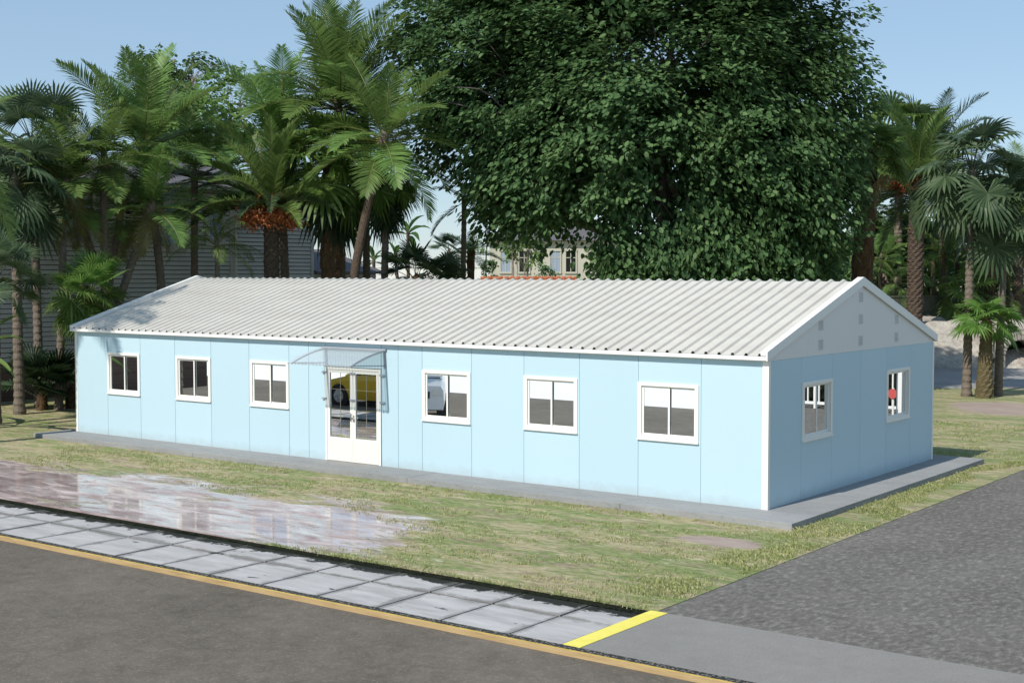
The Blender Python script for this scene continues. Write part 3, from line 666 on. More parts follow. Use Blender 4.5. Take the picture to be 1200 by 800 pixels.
palm('fan palm with tan withered skirt behind the three trunks', B(1161, 64, 1.5), T(1163, 250, 64), .22, .18, 'fibre',
     [('fan', 'fan_green', 1.2, 16, 80, -30)], 46, group=FAN, skirt=('dead', 1.0, 1, 6))
palm('feather palm behind the stone bank at the right edge of the photo', B(1193, 63, 1.5), T(1194, 236, 63), .26, .2, 'date',
     [('feather', 'frond', 2.9, 22, 80, -40)], 47, group='feather palms behind the stone bank')
palm('pale feather palm rising between the orange fruit and the tall fan crown', B(1108, 67, 1.5), T(1102, 172, 67), .2, .16, 'ring',
     [('feather', 'fan_blue', 3.4, 24, 84, -20)], 48, group='feather palms behind the stone bank')
palm('yellow green fan palm behind the date palm of the stone bank', B(1052, 68, 1.5), T(1054, 168, 68), .24, .18, 'ring',
     [('fan', 'fan_green', 1.7, 22, 84, -30)], 49, group=FAN)
palm('slim palm with pale ringed trunk deep in the undergrowth', B(1104, 65, 1.5), T(1105, 296, 65), .17, .13, 'stub',
     [('feather', 'frond', 2.1, 14, 75, -30)], 50, group='feather palms behind the stone bank')
UNDER = [(1032, 66, 300, 'feather', 'frond_light', 2.0, 'fern like palm at the foot of the shaggy trunk, lightest fronds'),
         (1046, 69, 268, 'feather', 'frond', 2.3, 'fern like palm left of the stout date palm trunk, higher crown'),
         (1050, 64, 330, 'fern', 'frond_light', 1.9, 'low drooping fern palm left of the stout date palm trunk'),
         (1094, 68, 276, 'banana', 'banana', 2.0, 'banana plant right of the stout date palm trunk, upper one'),
         (1122, 67, 300, 'banana', 'banana', 2.1, 'banana plant behind the left of the three trunks'),
         (1094, 64, 330, 'fern', 'frond', 1.8, 'low drooping fern palm right of the stout date palm trunk'),
         (1150, 66, 318, 'banana', 'banana', 1.9, 'banana plant between the two tall ringed trunks'),
         (1182, 66, 310, 'banana', 'banana', 2.0, 'banana plant near the right edge of the photo'),
         (1186, 63, 350, 'fern', 'frond', 1.7, 'low drooping fern palm near the right edge of the photo'),
         (1133, 63, 348, 'fan', 'fan_green', .9, 'low fan shrub on top of the stone bank behind the three trunks')]
for i, (px, d, ty, kd, mt, sz, lb) in enumerate(UNDER):
    palm(lb, B(px, d, 1.5), T(px, ty, d), .13, .09, 'plain', [(kd, mt, sz, 12 if kd != 'banana' else 9, 80, -20)], 60+i,
         'banana_plant' if kd == 'banana' else 'understorey_palm', 'banana plant' if kd == 'banana' else 'palm', 'plants in the undergrowth behind the stone bank')

# ------------------------------------------------------------------ broad-leaved trees
def leaf_cloud(b, centres, per, spread, size, seed, flat=.35, droop=.5, out=None):
    """sprays of small folded leaves round each centre"""
    r = random.Random(seed)
    for c in centres:
        ax = Vector((r.gauss(0, 1), r.gauss(0, 1), r.gauss(-.15, .35)))
        if out is not None: ax = ax*.55+(c-out).normalized()*1.0
        ax.z -= .25; ax.normalize()
        sd = ax.cross(Vector((0, 0, 1))).normalized(); upv = sd.cross(ax)
        for k in range(per):
            u = r.uniform(-1, 1); v = r.gauss(0, .42)
            p = c+ax*(u*spread)+sd*(v*spread*(1.15-.45*abs(u)))+upv*(r.gauss(0, flat*.5)*spread)-Vector((0, 0, .22*spread*(v*v+max(u, 0)**2)))
            d = (ax*r.uniform(.3, 1)+sd*r.uniform(-1, 1)+Vector((0, 0, -droop*r.uniform(.2, 1.3)))).normalized()
            nn = (Vector((0, 0, 1))*1.0+Vector((r.gauss(0, .45), r.gauss(0, .45), 0))+ax*.5)
            w = d.cross(nn).normalized(); nn = w.cross(d); l = size*r.uniform(.65, 1.2); h = l*.30
            f = nn*l*.06
            b.add([p, p+d*l*.3+w*h+f, p+d*l*.7+w*h*.85+f, p+d*l, p+d*l*.7-w*h*.85+f, p+d*l*.3-w*h+f], [(0,3,2,1), (0,5,4,3)])
def tree(name, label, cat, base, lobes, nspray, per, spread, size, mat, r0, seed, group=None, gaps=(), bark='bark_tree', shell=.55):
    root = empty(name, base, label, cat, group); r = random.Random(seed); base = Vector(base)
    cs = []; tot = sum(l[1][0]*l[1][1]+l[1][2]*l[1][0] for l in lobes); allc = sum((Vector(l[0]) for l in lobes), Vector())/len(lobes)-base
    owner = []
    for li, (c, rr) in enumerate(lobes):
        k = int(nspray*(rr[0]*rr[1]+rr[2]*rr[0])/tot)
        while k > 0:
            v = Vector((r.gauss(0, 1), r.gauss(0, 1), r.gauss(0, 1))).normalized()*(shell+(1-shell)*r.random()**.6)
            p = Vector((c[0]+v.x*rr[0], c[1]+v.y*rr[1], c[2]+v.z*rr[2]))
            k -= 1
            if noise.noise(p*.42+Vector((seed, 0, 0))) < -.30: continue
            if any((p-Vector(g[0])).length < g[1] for g in gaps): continue
            cs.append(p-base); owner.append(li)
    b = MB(); leaf_cloud(b, cs, per, spread, size, seed, out=allc)
    b.build('crown', M[mat], root)
    b = MB(); top = allc+Vector((0, 0, 1.0))
    tp = smooth_path([(0,0,-.15), Vector((.15*r0*3, 0, allc.z*.35)), Vector((-.2, .1, allc.z*.75)), top], 22)
    b.tube(tp, [r0*(1.25-.9*i/22)*(1+.6*max(0, 1-i/4)) for i in range(23)], 12, 0, lambda i, j: 1+.1*math.sin(j*2.6+i*.4))
    for li, (c, rr) in enumerate(lobes):
        s = tp[8+(li*5) % 12]; e = Vector(c)-base; m_ = s.lerp(e, .5)+Vector((r.uniform(-.4, .4), r.uniform(-.4, .4), r.uniform(-.2, .6)))
        pth = smooth_path([s, m_, e], 10); b.tube(pth, [r0*(.42-.03*i) for i in range(11)], 7)
        mine = [p for p, o_ in zip(cs, owner) if o_ == li]
        for p in mine[::max(1, len(mine)//26)]:
            q = pth[r.randrange(4, 11)]; k = q.lerp(p, .5)+Vector((r.gauss(0, .25), r.gauss(0, .25), r.uniform(-.1, .35)))
            b.tube(smooth_path([q, k, p], 5), [r0*.075*(1-.14*i) for i in range(6)], 5, 0, cap=False)
    b.build('trunk', M[bark], root, smooth=True)
    return root
D0 = 46.0; KD = D0/44.5
def LB(px, py, d, rx, ry, rz, k=1.0): return (tuple(at(px, py, d)), (rx*k, ry*k, rz*k))
big = [LB(745, 60, D0-1, 5.2, 4.0, 4.4, KD), LB(600, 70, D0-1, 3.2, 3.6, 3.0, KD), LB(578, 138, D0-2, 2.4, 2.6, 2.2, KD), LB(640, 205, D0-2.5, 2.1, 2.6, 1.7, KD),
       LB(704, 160, D0-3, 3.2, 2.8, 2.6, KD), LB(786, 288, D0-2.5, 2.35, 2.8, 1.9, KD), LB(850, 175, D0-2.4, 3.4, 2.4, 2.9, KD), LB(912, 110, D0-1.5, 2.8, 2.2, 3.1, KD), LB(905, 230, D0-2, 2.7, 2.2, 2.2, KD),
       LB(845, 300, D0-2, 2.9, 2.8, 1.6, KD), LB(915, 300, D0-1.5, 1.7, 1.9, 1.5, KD), LB(545, 40, D0+1, 2.0, 3.0, 2.6, KD), LB(900, 10, D0-1.2, 3.0, 2.2, 3.0, KD), LB(650, -10, D0, 3.8, 4.0, 2.5, KD), LB(800, -25, D0-1, 4.6, 3.2, 2.0, KD), LB(592, 236, D0-1.5, 1.1, 1.3, .7, KD), LB(950, 185, D0-1.5, 1.6, 1.5, 2.4, KD)]
hole = at(777, 215, D0-4.5)
tree('broadleaf_tree', 'huge dense broad leaved tree towering behind the middle of the cabin', 'tree', B(782, D0), big, 5600, 44, .72, .215, 'tree_leaf', .46, 5,
     gaps=tuple((tuple(at(778, y_, D0-k_)), .78) for y_ in (190, 235) for k_ in (1.2, 2.4, 3.6, 4.8, 6.0)), shell=.5)
tree('broadleaf_tree', 'sunny lime green tree rising behind the grey house roof', 'tree', B(245, 66), [LB(230, 150, 66, 2.6, 2.6, 2.2), LB(285, 120, 67, 2.0, 2.2, 1.8), LB(190, 185, 66, 2.0, 2.2, 1.5), LB(210, 100, 68, 1.4, 1.6, 1.2)],
     520, 20, .55, .27, 'lime_leaf', .25, 8, 'trees behind the grey house')
tree('broadleaf_tree', 'dark round topped tree just showing above the lime green tree', 'tree', B(176, 72), [LB(177, 82, 72, 1.4, 1.6, 1.2), LB(232, 84, 72, 1.1, 1.4, 1.0), LB(205, 110, 72, 1.9, 1.6, 1.6)],
     260, 20, .5, .25, 'dusk_leaf', .25, 9, 'trees behind the grey house')
tree('broadleaf_tree', 'small dark leaved tree between the big tree and the stout date palm', 'tree', B(1038, 70, 1.5), [LB(1040, 262, 70, 1.9, 2.0, 1.5), LB(1062, 285, 70, 1.8, 2, 1.5), LB(1032, 300, 69, 1.5, 2.0, 1.2)],
     300, 20, .5, .27, 'dusk_leaf', .2, 10, 'trees behind the stone bank')
for px, cpx, py, sd, lb in ((603, 600, 288, 21, 'thin stemmed young tree at the left wall of the pale far house'), (620, 622, 292, 22, 'thin stemmed young tree before the tall windows of the pale far house'), (571, 571, 296, 23, 'yellow leaved young tree at the corner of the pale far house')):
    tree('young_tree', lb, 'young tree', B(px, 84), [LB(cpx, py, 84, .8, .8, .8)], 34, 16, .4, .24, 'lime_leaf', .09, sd, 'young trees by the pale far house')

# ------------------------------------------------------------------ grey weatherboard house at the left
M['siding'] = paint('grey_weatherboard', (.56, .54, .51), .7, .08, 1.2, .2)
M['gap'] = paint('board_shadow_line', (.05, .05, .05), .9)  # near-black colour painting in the shadow line under each board
M['trim'] = paint('grey_house_trim', (.50, .485, .46), .6, .06, 2, .25)
M['cream'] = paint('cream_downpipe', (.62, .60, .52), .5, .08, 3)
m = N('grey_shingle'); v = m.coord(); q = m.n('TexBrick'); q.inputs['Scale'].default_value = 2.4; q.inputs['Color1'].default_value = (.10, .095, .105, 1); q.inputs['Color2'].default_value = (.15, .14, .15, 1); q.inputs['Mortar'].default_value = (.05, .048, .052, 1); m.L(v, q.inputs['Vector']); m.set(q.outputs[0], .85); M['shingle'] = m.m
m = N('old_brick'); v = m.coord(rot=(R(90), 0, R(90))); q = m.n('TexBrick'); q.inputs['Scale'].default_value = 4; q.inputs['Color1'].default_value = (.10, .06, .045, 1); q.inputs['Color2'].default_value = (.15, .09, .07, 1); q.inputs['Mortar'].default_value = (.13, .12, .11, 1); m.L(v, q.inputs['Vector']); m.set(q.outputs[0], .9); M['brick'] = m.m
m = N('house_window_glass'); m.set((.02, .022, .022), .05, 0, .6); M['hglass'] = m.m
m = N('blue_curtain'); w_ = m.n('TexWave', wave_type='BANDS', bands_direction='Y'); w_.inputs['Scale'].default_value = 5; w_.inputs['Distortion'].default_value = 4; m.L(m.coord(), w_.inputs['Vector'])
m.set(m.ramp(w_.outputs['Fac'], [(.3, (.09, .18, .38)), (.7, (.45, .60, .80))]), .3, 0, .6); M['curtain'] = m.m
def house_side(parent, x, y0, y1, z0, z1):
    b = MB(); z = z0; h = .152
    while z < z1-.01:
        e = min(z+h, z1)
        q = z+.024
        b.add([(x+.04, y0, q), (x+.04, y1, q), (x+.012, y1, e), (x+.012, y0, e)], [(0,1,2,3)])
        b.add([(x+.002, y0, z), (x+.002, y1, z), (x+.002, y1, q), (x+.002, y0, q), (x+.04, y0, q), (x+.04, y1, q)], [(0,1,2,3), (4,5,2,3)], 1); z = e  # strip and board underside coloured as lap shadow
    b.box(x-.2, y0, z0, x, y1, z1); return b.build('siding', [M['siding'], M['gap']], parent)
def house_window(parent, x, y0, y1, z0, z1, curtain):
    f = MB(); t = .13
    f.box(x+.004, y0-t, z0-.16, x+.07, y1+t, z0); f.box(x+.004, y0-t, z1, x+.07, y1+t, z1+t)
    f.box(x+.004, y0-t, z0, x+.07, y0, z1); f.box(x+.004, y1, z0, x+.07, y1+t, z1)
    o = f.build('window', M['trim'], parent)
    s = MB(); zm = z0+(z1-z0)*.62; s.box(x+.034, y0, zm-.03, x+.06, y1, zm+.03); s.box(x+.034, y0, z0, x+.05, y0+.05, z1); s.box(x+.034, y1-.05, z0, x+.05, y1, z1); s.build('sash', M['cream'] if curtain else M['trim'], o)
    q = MB(); q.box(x+.029, y0, z0, x+.033, y1, z1); q.build('pane', M['curtain'] if curtain else M['hglass'], o)
G = empty('weatherboard_house', (-28, 4, -.1), 'old grey weatherboard house with hipped shingle roof standing behind the palms', 'house')
gx = 0.0; oy = 4.0                                        # local = world - (-28, 4, -.1)
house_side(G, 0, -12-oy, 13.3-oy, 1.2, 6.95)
b = MB(); b.box(-.15, -12-oy, -.05, .01, 13.3-oy, 1.2); b.build('foundation', M['brick'], G)
b = MB(); b.box(-.1, 13.2-oy, 1.2, .05, 13.34-oy, 6.95); b.build('corner_board', M['trim'], G)
for y0, y1, z0, z1, c in ((4.85, 5.65, 4.98, 6.45, 0), (6.5, 7.3, 5.05, 6.45, 1), (8.55, 9.4, 5.0, 6.45, 0), (10.25, 11.15, 5.0, 6.4, 1), (12.2, 12.85, 5.1, 6.35, 1), (1.0, 1.9, 5.0, 6.45, 0)):
    house_window(G, 0, y0-oy, y1-oy, z0, z1, c)
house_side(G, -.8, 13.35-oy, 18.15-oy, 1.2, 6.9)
b = MB(); b.box(-10, 13.36-oy, 1.2, -.81, 18.1-oy, 6.85); b.box(-10, -11.9-oy, 0, -.21, 13.3-oy, 6.9); b.build('wall', M['siding'], G)
b = MB(); b.box(-.9, 18.1-oy, 1.2, -.75, 18.25-oy, 6.9); b.build('corner_board', M['trim'], G)
house_window(G, -.8, 16.1-oy, 16.65-oy, 5.05, 6.45, 1)
b = MB(); b.box(-.9, 13.35-oy, -.05, -.76, 22-oy, 1.2); b.build('foundation', M['brick'], G)
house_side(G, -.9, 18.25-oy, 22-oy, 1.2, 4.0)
b = MB(); b.prism([(-4, 4.9), (-.6, 3.95), (-.6, 4.05), (-4, 5.0)], 'y', 18.26-oy, 22.2-oy); b.build('lean_to_roof', M['shingle'], G)
def hip(name, x0, x1, y0, y1, z, h, mat, parent):
    b = MB(); w = (x1-x0)/2; cx = (x0+x1)/2
    vs = [(x0,y0,z),(x1,y0,z),(x1,y1,z),(x0,y1,z),(cx,y0+w*.9,z+h),(cx,y1-w*.9,z+h)]
    b.add(vs, [(0,1,4),(1,2,5,4),(2,3,5),(3,0,4,5),(3,2,1,0)]); return b.build(name, mat, parent)
rf = hip('roof', -10.6, .45, -12.5-oy, 13.75-oy, 7.02, 1.5, M['shingle'], G)
hip('roof', -10.6, -.3, 13.0-oy, 18.7-oy, 7.0, 1.4, M['shingle'], G)
b = MB(); b.box(.36, -12.5-oy, 6.93, .56, 13.8-oy, 7.06); b.box(-.1, 13.62-oy, 6.93, .359, 13.8-oy, 7.06); b.build('gutter', M['cream'], rf)
b = MB(); b.tube([(.06, 13.45-oy, -.02), (.06, 13.45-oy, 6.6), (.3, 13.55-oy, 6.92)], .055, 8); b.build('downpipe', M['cream'], G)

# ------------------------------------------------------------------ pale house, wall and shed far behind
M['render'] = paint('pale_house_render', (.50, .48, .40), .8, .08, .5, .2, .2)
M['paleblue'] = paint('pale_blue_shutter', (.30, .36, .44), .5)
M['slate'] = paint('grey_slate', (.12, .115, .12), .8, .1, 1)
M['farwhite'] = paint('white_washed_wall', (.78, .77, .74), .8, .03, .3, .2)
m = N('red_clay_tile'); v = m.coord(); f = m.noise(v, 6, 5, .7); m.set(m.ramp(f, [(.3, (.25, .07, .03)), (.6, (.48, .16, .07)), (.75, (.62, .36, .22))]), .8); M['tile'] = m.m
c0 = ground_at(640, 110); yaw = math.atan2(FW.x, FW.y)
def facing(name, px, d, label, cat): return empty(name, ground_at(px, d), label, cat, rz=-yaw)   # local +x to the right, -y to the viewer
Hh = facing('far_house', 645, 110, 'pale rendered far house with tall windows under the big tree crown', 'house')
b = MB(); b.box(-4.9, 0, 0, 6.5, 8, 6.5); b.box(-5.0, -.12, 6.25, 6.6, -.003, 6.55); b.build('wall', M['render'], Hh)
b = MB(); vs = [(-5.4,-.5,6.56),(7,-.5,6.56),(7,8.5,6.56),(-5.4,8.5,6.56),(-2.5,4,8.4),(4,4,8.4)]; b.add(vs, [(0,1,5,4),(1,2,5),(2,3,4,5),(3,0,4),(3,2,1,0)]); b.build('roof', M['slate'], Hh)
for x0, c in ((-4.0, 1), (-2.5, 0), (.0, 1), (1.25, 0), (3.2, 0)):
    b = MB(); z0, z1 = 4.05, 5.7; x1 = x0+.78
    b.box(x0-.1, -.1, z0-.15, x1+.1, -.003, z0); b.box(x0-.1, -.1, z1, x1+.1, -.003, z1+.14); b.box(x0-.1, -.07, z0, x0, -.003, z1); b.box(x1, -.07, z0, x1+.1, -.003, z1)
    b.box((x0+x1)/2-.03, -.05, z0, (x0+x1)/2+.03, -.03, z1); b.box(x0, -.05, z0+1.1, x1, -.03, z0+1.16)
    o = b.build('window', M['render'], Hh); q = MB(); q.box(x0, -.025, z0, x1, -.006, z1); q.build('pane', M['paleblue'] if c else M['hglass'], o)
Wl = facing('boundary_wall', 500, 135, 'long low white wall closing the view in the sky gap', 'wall')
b = MB(); b.box(-9, 0, 0, 9.2, .4, 4.45); b.box(-9.1, -.06, 4.45, 9.3, .46, 4.6); b.build('wall', M['farwhite'], Wl)
Sh = facing('garden_shed', 622, 58, 'low shed with red clay tile ridge peeping over the cabin roof', 'shed')
b = MB(); b.box(-1.95, .3, 0, 1.95, 2.7, 2.9); b.build('wall', M['render'], Sh)
b = MB(); b.prism([(.0, 2.85), (1.5, 3.66), (3.0, 2.85), (3.0, 2.93), (1.5, 3.75), (.0, 2.93)], 'x', -2.2, 2.1)
for k in range(17): b.tube([(-2.15+k*.25, 1.5, 3.74), (-1.93+k*.25, 1.5, 3.77+.02*(k % 2))], .085, 8)
for k in range(17): b.tube([(-2.05+k*.25, 1.5, 3.72), (-2.05+k*.25, 0, 2.91)], .05, 6)
b.build('roof', M['tile'], Sh)
# ------------------------------------------------------------------ stone bank, raised ground and undergrowth at the right
m = N('sandy_rock'); v = m.coord(); f = m.noise(v, 1.1, 8, .7, .4); f2 = m.noise(v, 6, 6, .75)
m.set(m.mix(m.ramp(f2, [(.3, .6), (.5, 0.0)]), m.ramp(f, [(.3, (.28, .25, .21)), (.55, (.50, .46, .40)), (.75, (.64, .61, .55))]), (.13, .115, .09)), .9, 0, .2); m.bump(f2, .8, .12); M['rock'] = m.m
def bank_mesh(px0, px1, d, depth, h, seed, jag=.5):
    a = ground_at(px0, d); e = ground_at(px1, d); ux = (e-a); Lx = ux.length; ux.normalize(); uy = Vector((-ux.y, ux.x, 0))
    nx, ny = 70, 26; vs = []
    for j in range(ny+1):
        for i in range(nx+1):
            u = i/nx*Lx; t = j/ny
            prof = math.sin(min(1, t*1.9)*math.pi/2)
            p = a+ux*u+uy*(t*depth)
            q = Vector((p.x, p.y, seed))
            z = h*prof*(.82+.3*noise.noise(q*.16))+jag*prof*noise.noise(q*.55)+.28*noise.noise(q*1.4)*min(1, t*5)*(1-t)+.12*noise.noise(q*3.1)*min(1, t*6)
            vs.append((p.x, p.y, -.16+max(z, -.02 if j else -.1)))
    b = MB(); b.add(vs, [(j*(nx+1)+i, j*(nx+1)+i+1, (j+1)*(nx+1)+i+1, (j+1)*(nx+1)+i) for j in range(ny) for i in range(nx)]); return b
structure(bank_mesh(985, 1420, 57.0, 8.0, 2.2, 3.3).build('stone_bank', M['rock'], smooth=True))
b = MB(); pp = [ground_at(x_, d_, 1.35) for x_, d_ in ((960, 62.5), (1500, 62.5), (1500, 140), (900, 140))]
b.add(pp+[Vector((p.x, p.y, -.3)) for p in pp], [(0,1,2,3), (4,5,1,0), (5,6,2,1), (6,7,3,2), (7,4,0,3)])
m = N('dark_leaf_litter'); f = m.noise(m.coord(), 3, 6, .7); m.set(m.ramp(f, [(.3, (.03, .04, .018)), (.7, (.09, .085, .045))]), .95); M['litter'] = m.m
structure(b.build('raised_ground', M['litter']))
# masonry: small arch of pale stone
A = facing('stone_arch', 1196, 57.2, 'small pale stone arch with a dark opening at the right edge of the bank', 'arch')
b = MB(); n = 14; r_i, r_o = .62, .98
for k in range(n):
    a0, a1 = math.pi*k/n, math.pi*(k+.96)/n; P4 = [(math.cos(t)*q, math.sin(t)*q+.55) for t, q in ((a0, r_i), (a0, r_o), (a1, r_o), (a1, r_i))]
    b.prism(P4, 'y', -.25, .9)
b.box(-1.0, -.22, 0, -.63, .9, .54); b.box(.63, -.3, 0, 1.05, .9, .54); b.box(.66, -.32, .56, 1.5, .88, 1.12); b.box(-1.3, -.1, .4, -1.0, .9, 1.35)
b.box(-1.4, .0, 1.56, 2.6, .95, 1.72); b.build('masonry', M['rock'], A, bevel=.05)
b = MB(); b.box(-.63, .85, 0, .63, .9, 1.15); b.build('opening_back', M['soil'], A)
W2 = facing('moss_wall', 1096, 63.5, 'low mossy grey garden wall behind the stone bank', 'wall')
m = N('mossy_wall'); f = m.noise(m.coord((1, 1, .6)), 2.2, 7, .7); m.set(m.ramp(f, [(.3, (.05, .06, .04)), (.6, (.11, .115, .085)), (.8, (.17, .165, .14))]), .9); m.bump(f, .5, .04); M['moss'] = m.m
b = MB(); b.box(-3.2, 0, 1.35, 6.0, .25, 2.85); b.box(-3.25, -.04, 2.85, 6.05, .29, 2.93); b.build('wall', M['moss'], W2)
# far undergrowth: one dense mass of leaves
b = MB(); r = random.Random(4); cs = []
for k in range(900):
    px = r.uniform(955, 1330); d = r.uniform(70, 84); z = 1.4+r.random()**.8*(5.6 if px > 1010 else 4.5)
    cs.append(Vector(ground_at(px, d, z)))
leaf_cloud(b, cs, 15, .7, .42, 3)
o = b.build('undergrowth', M['dusk_leaf']); tag(o, 'dense dark undergrowth filling the background behind the stone bank', 'undergrowth', kind='stuff')
b = MB(); cs = []
for k in range(420):
    px = r.uniform(690, 1010); d = r.uniform(54, 66); cs.append(Vector(ground_at(px, d, r.uniform(0, 5.2))))
leaf_cloud(b, cs, 15, .7, .36, 5)
o = b.build('undergrowth', M['dusk_leaf']); tag(o, 'dark shrubbery in the shade below the huge tree', 'undergrowth', kind='stuff')
# ------------------------------------------------------------------ shrubs at the pale house
for px, d, h, w_, lb in ((574, 70, 4.4, 1.1, 'green conical shrub below the pale far house, left of its windows'), (640, 75, 4.3, 1.3, 'low round shrub below the tall windows of the pale far house')):
    root = empty('shrub', ground_at(px, d), lb, 'shrub', 'shrubs before the pale far house'); b = MB(); cs = []; r = random.Random(px)
    for k in range(120):
        t = r.random(); rr = w_*(1-.75*t)*math.sqrt(r.random()); a = r.uniform(0, 6.28); cs.append(Vector((math.cos(a)*rr, math.sin(a)*rr, .2+t*h)))
    leaf_cloud(b, cs, 12, .3, .16, px); b.build('foliage', M['tree_leaf'], root)
    b = MB(); b.tube([(0,0,-.1), (0,0,h*.8)], [.07, .02], 6); b.build('stem', M['bark_tree'], root)
# ------------------------------------------------------------------ grass blades on the lawn
M['blade'] = leafmat('grass_blade', (.14, .18, .055), (.30, .33, .12), (.56, .53, .30), .3, .7, .15)
b = MB(); r = random.Random(12)
def bare(x, y):
    for cx_, cy_, rx, ry in ((-11.6,-5.0,4.2,1.6),(-7.2,-5.0,3.0,1.4),(-16.5,-5.2,4.0,1.5),(-5.6,-4.9,1.3,.9),(-8.2,-6.3,3.5,.8),(-5.0,-5.5,1.8,.9),(-13.5,-6.2,3.4,1.0),(.45,-2.35,.7,.3),(-2.2,20.6,2.4,1.9)):
        if ((x-cx_)/rx)**2+((y-cy_)/ry)**2 < 1.0: return True
    return False
def tuft(x, y, s):
    for _ in range(r.randrange(3, 6)):
        a = r.uniform(0, 6.28); h = s*r.uniform(.5, 1.2); w = .004+.003*r.random(); ln = h*r.uniform(.3, 1.3); px, py = x+r.gauss(0, .03), y+r.gauss(0, .03)
        dx, dy = math.cos(a), math.sin(a)
        b.add([(px-dy*w, py+dx*w, -.101), (px+dy*w, py-dx*w, -.101), (px+dx*ln*.45+dy*w*.7, py+dy*ln*.45-dx*w*.7, -.1+h*.7), (px+dx*ln, py+dy*ln, -.1+h)], [(0,1,2), (0,2,3)])
cnt = 0
while cnt < 4500:
    x, y = r.uniform(-17, 1.74), r.uniform(-6.62, -.94)
    if noise.noise(Vector((x*.5, y*1.4, 2))) < -.05 or bare(x, y): continue
    tuft(x, y, .035); cnt += 1
cnt = 0
while cnt < 3500:
    x, y = r.uniform(.92, 1.76), r.uniform(-6, 16)
    if y > 9: x = r.uniform(-4, 1.76)
    if noise.noise(Vector((x*.8, y*.8, 5))) < -.1 or bare(x, y): continue
    tuft(x, y, .05); cnt += 1
x = -18
while x < 1.7:
    if not bare(x, -6.5): tuft(x, -6.56+r.uniform(-.03, .04), .045)
    x += .05
tag(b.build('grass', M['blade']), 'short tan and green grass blades on the lawn before the cabin', 'grass', kind='stuff')
# ------------------------------------------------------------------ across the road, seen only in the window glass
M['caryellow'] = paint('yellow_car_paint', (.62, .40, .03), .25, .02, 1, .6)
M['carglass'] = paint('car_window_glass', (.02, .025, .05), .05, .02, 1, .8)
M['tyre'] = paint('tyre_rubber', (.02, .02, .02), .8)
M['rim'] = paint('wheel_rim', (.42, .43, .45), .35, .05, 2, .6)
M['carwhite'] = paint('white_van_paint', (.75, .76, .76), .3, .02, 1, .6)
M['lamp'] = paint('lamp_glass', (.7, .7, .65), .1, .02, 1, .8)
def wheel(parent, x, y, z, r_, w_):
    b = MB(); b.tube([(0, -w_/2, 0), (0, -w_/2+.03, 0), (0, w_/2-.03, 0), (0, w_/2, 0)], [r_*.93, r_, r_, r_*.93], 28); t = b.build('wheel', M['tyre'], parent, loc=(x, y, z))
    b = MB(); b.tube([(0, -w_/2-.012, 0), (0, w_/2+.012, 0)], r_*.62, 20); 
    for k in range(5):
        a = k*1.2566; b.tube([(math.cos(a)*r_*.12, -w_/2-.02, math.sin(a)*r_*.12), (math.cos(a)*r_*.56, -w_/2-.02, math.sin(a)*r_*.56)], .03, 5); b.tube([(math.cos(a)*r_*.12, w_/2+.02, math.sin(a)*r_*.12), (math.cos(a)*r_*.56, w_/2+.02, math.sin(a)*r_*.56)], .03, 5)
    b.build('rim', M['rim'], t)
def vehicle(name, label, cat, loc, rz, prof, glass, W, wheels, mat, r_):
    """prof = (x, sill z, shoulder z) stations; glass = (x, shoulder z, roof z, half width)"""
    V = empty(name, loc, label, cat, rz=rz); b = MB(); ring = []
    for (x, z0, z1, k) in prof:
        h = W/2*k; ring.append([(x,-h*.94,z0),(x,-h,z0+(z1-z0)*.35),(x,-h*.985,z0+(z1-z0)*.8),(x,-h*.9,z1),(x,0,z1+.025),(x,h*.9,z1),(x,h*.985,z0+(z1-z0)*.8),(x,h,z0+(z1-z0)*.35),(x,h*.94,z0)])
    n = 9; vs = [p for q in ring for p in q]; k = len(ring)
    b.add(vs, [(i*n+j, i*n+(j+1) % n, (i+1)*n+(j+1) % n, (i+1)*n+j) for i in range(k-1) for j in range(n)]+[tuple(range(n-1,-1,-1)), tuple(range((k-1)*n, k*n))])
    body = b.build('body', M[mat], V, smooth=False)
    b = MB(); vs = []
    for (x, z0, z1, hw) in glass: vs += [(x,-W/2*.88,z0),(x,-hw,z1),(x,hw,z1),(x,W/2*.88,z0)]
    k = len(glass); b.add(vs, [(i*4+j, i*4+j+1, (i+1)*4+j+1, (i+1)*4+j) for i in range(k-1) for j in (0, 2)]+[(0,3,2,1), (4*k-4,4*k-3,4*k-2,4*k-1)]); b.build('window', M['carglass'], V)
    b = MB(); b.add(vs, [(i*4+1, i*4+2, (i+1)*4+2, (i+1)*4+1) for i in range(k-1)])
    for i in range(k):
        x, z0, z1, hw = glass[i]
        for s in (-1, 1): b.tube([(x, s*W/2*.88, z0), (x, s*hw, z1)], .03, 5)
    b.build('roof', M[mat], V)
    for x in wheels:
        for s in (-1, 1):
            wheel(V, x, s*(W/2-.1), r_, r_, .2)
            c = MB(); c.tube([(x, s*(W/2-.26), r_), (x, s*(W/2+.004), r_)], r_*1.18, 24); c.build('wheel_arch', M['tyre'], V)
    return V
car = vehicle('parked_car', 'yellow hatchback parked at the kerb, mirrored in the glass door of the cabin', 'car', (-18.1, -10.6, -.172), math.pi,
        [(-1.66,.32,.62,.88),(-1.58,.24,.86,.95),(-1.1,.22,.93,1),(0,.22,.93,1),(.75,.22,.90,1),(1.45,.24,.76,.95),(1.68,.34,.58,.84)],
        [(-1.56,.86,.92,.55),(-1.2,.93,1.36,.58),(-.2,.93,1.42,.62),(.2,.93,1.36,.6),(.85,.89,.94,.6)], 1.68, (-1.0, 1.05), 'caryellow', .30); car.scale = (1.05, 1.05, 1.05)
b = MB(); b.box(-1.0,-.847,.72,-.86,-.842,.75); b.box(-1.0,.842,.72,-.86,.847,.75); b.build('door_handle', M['tyre'], car)
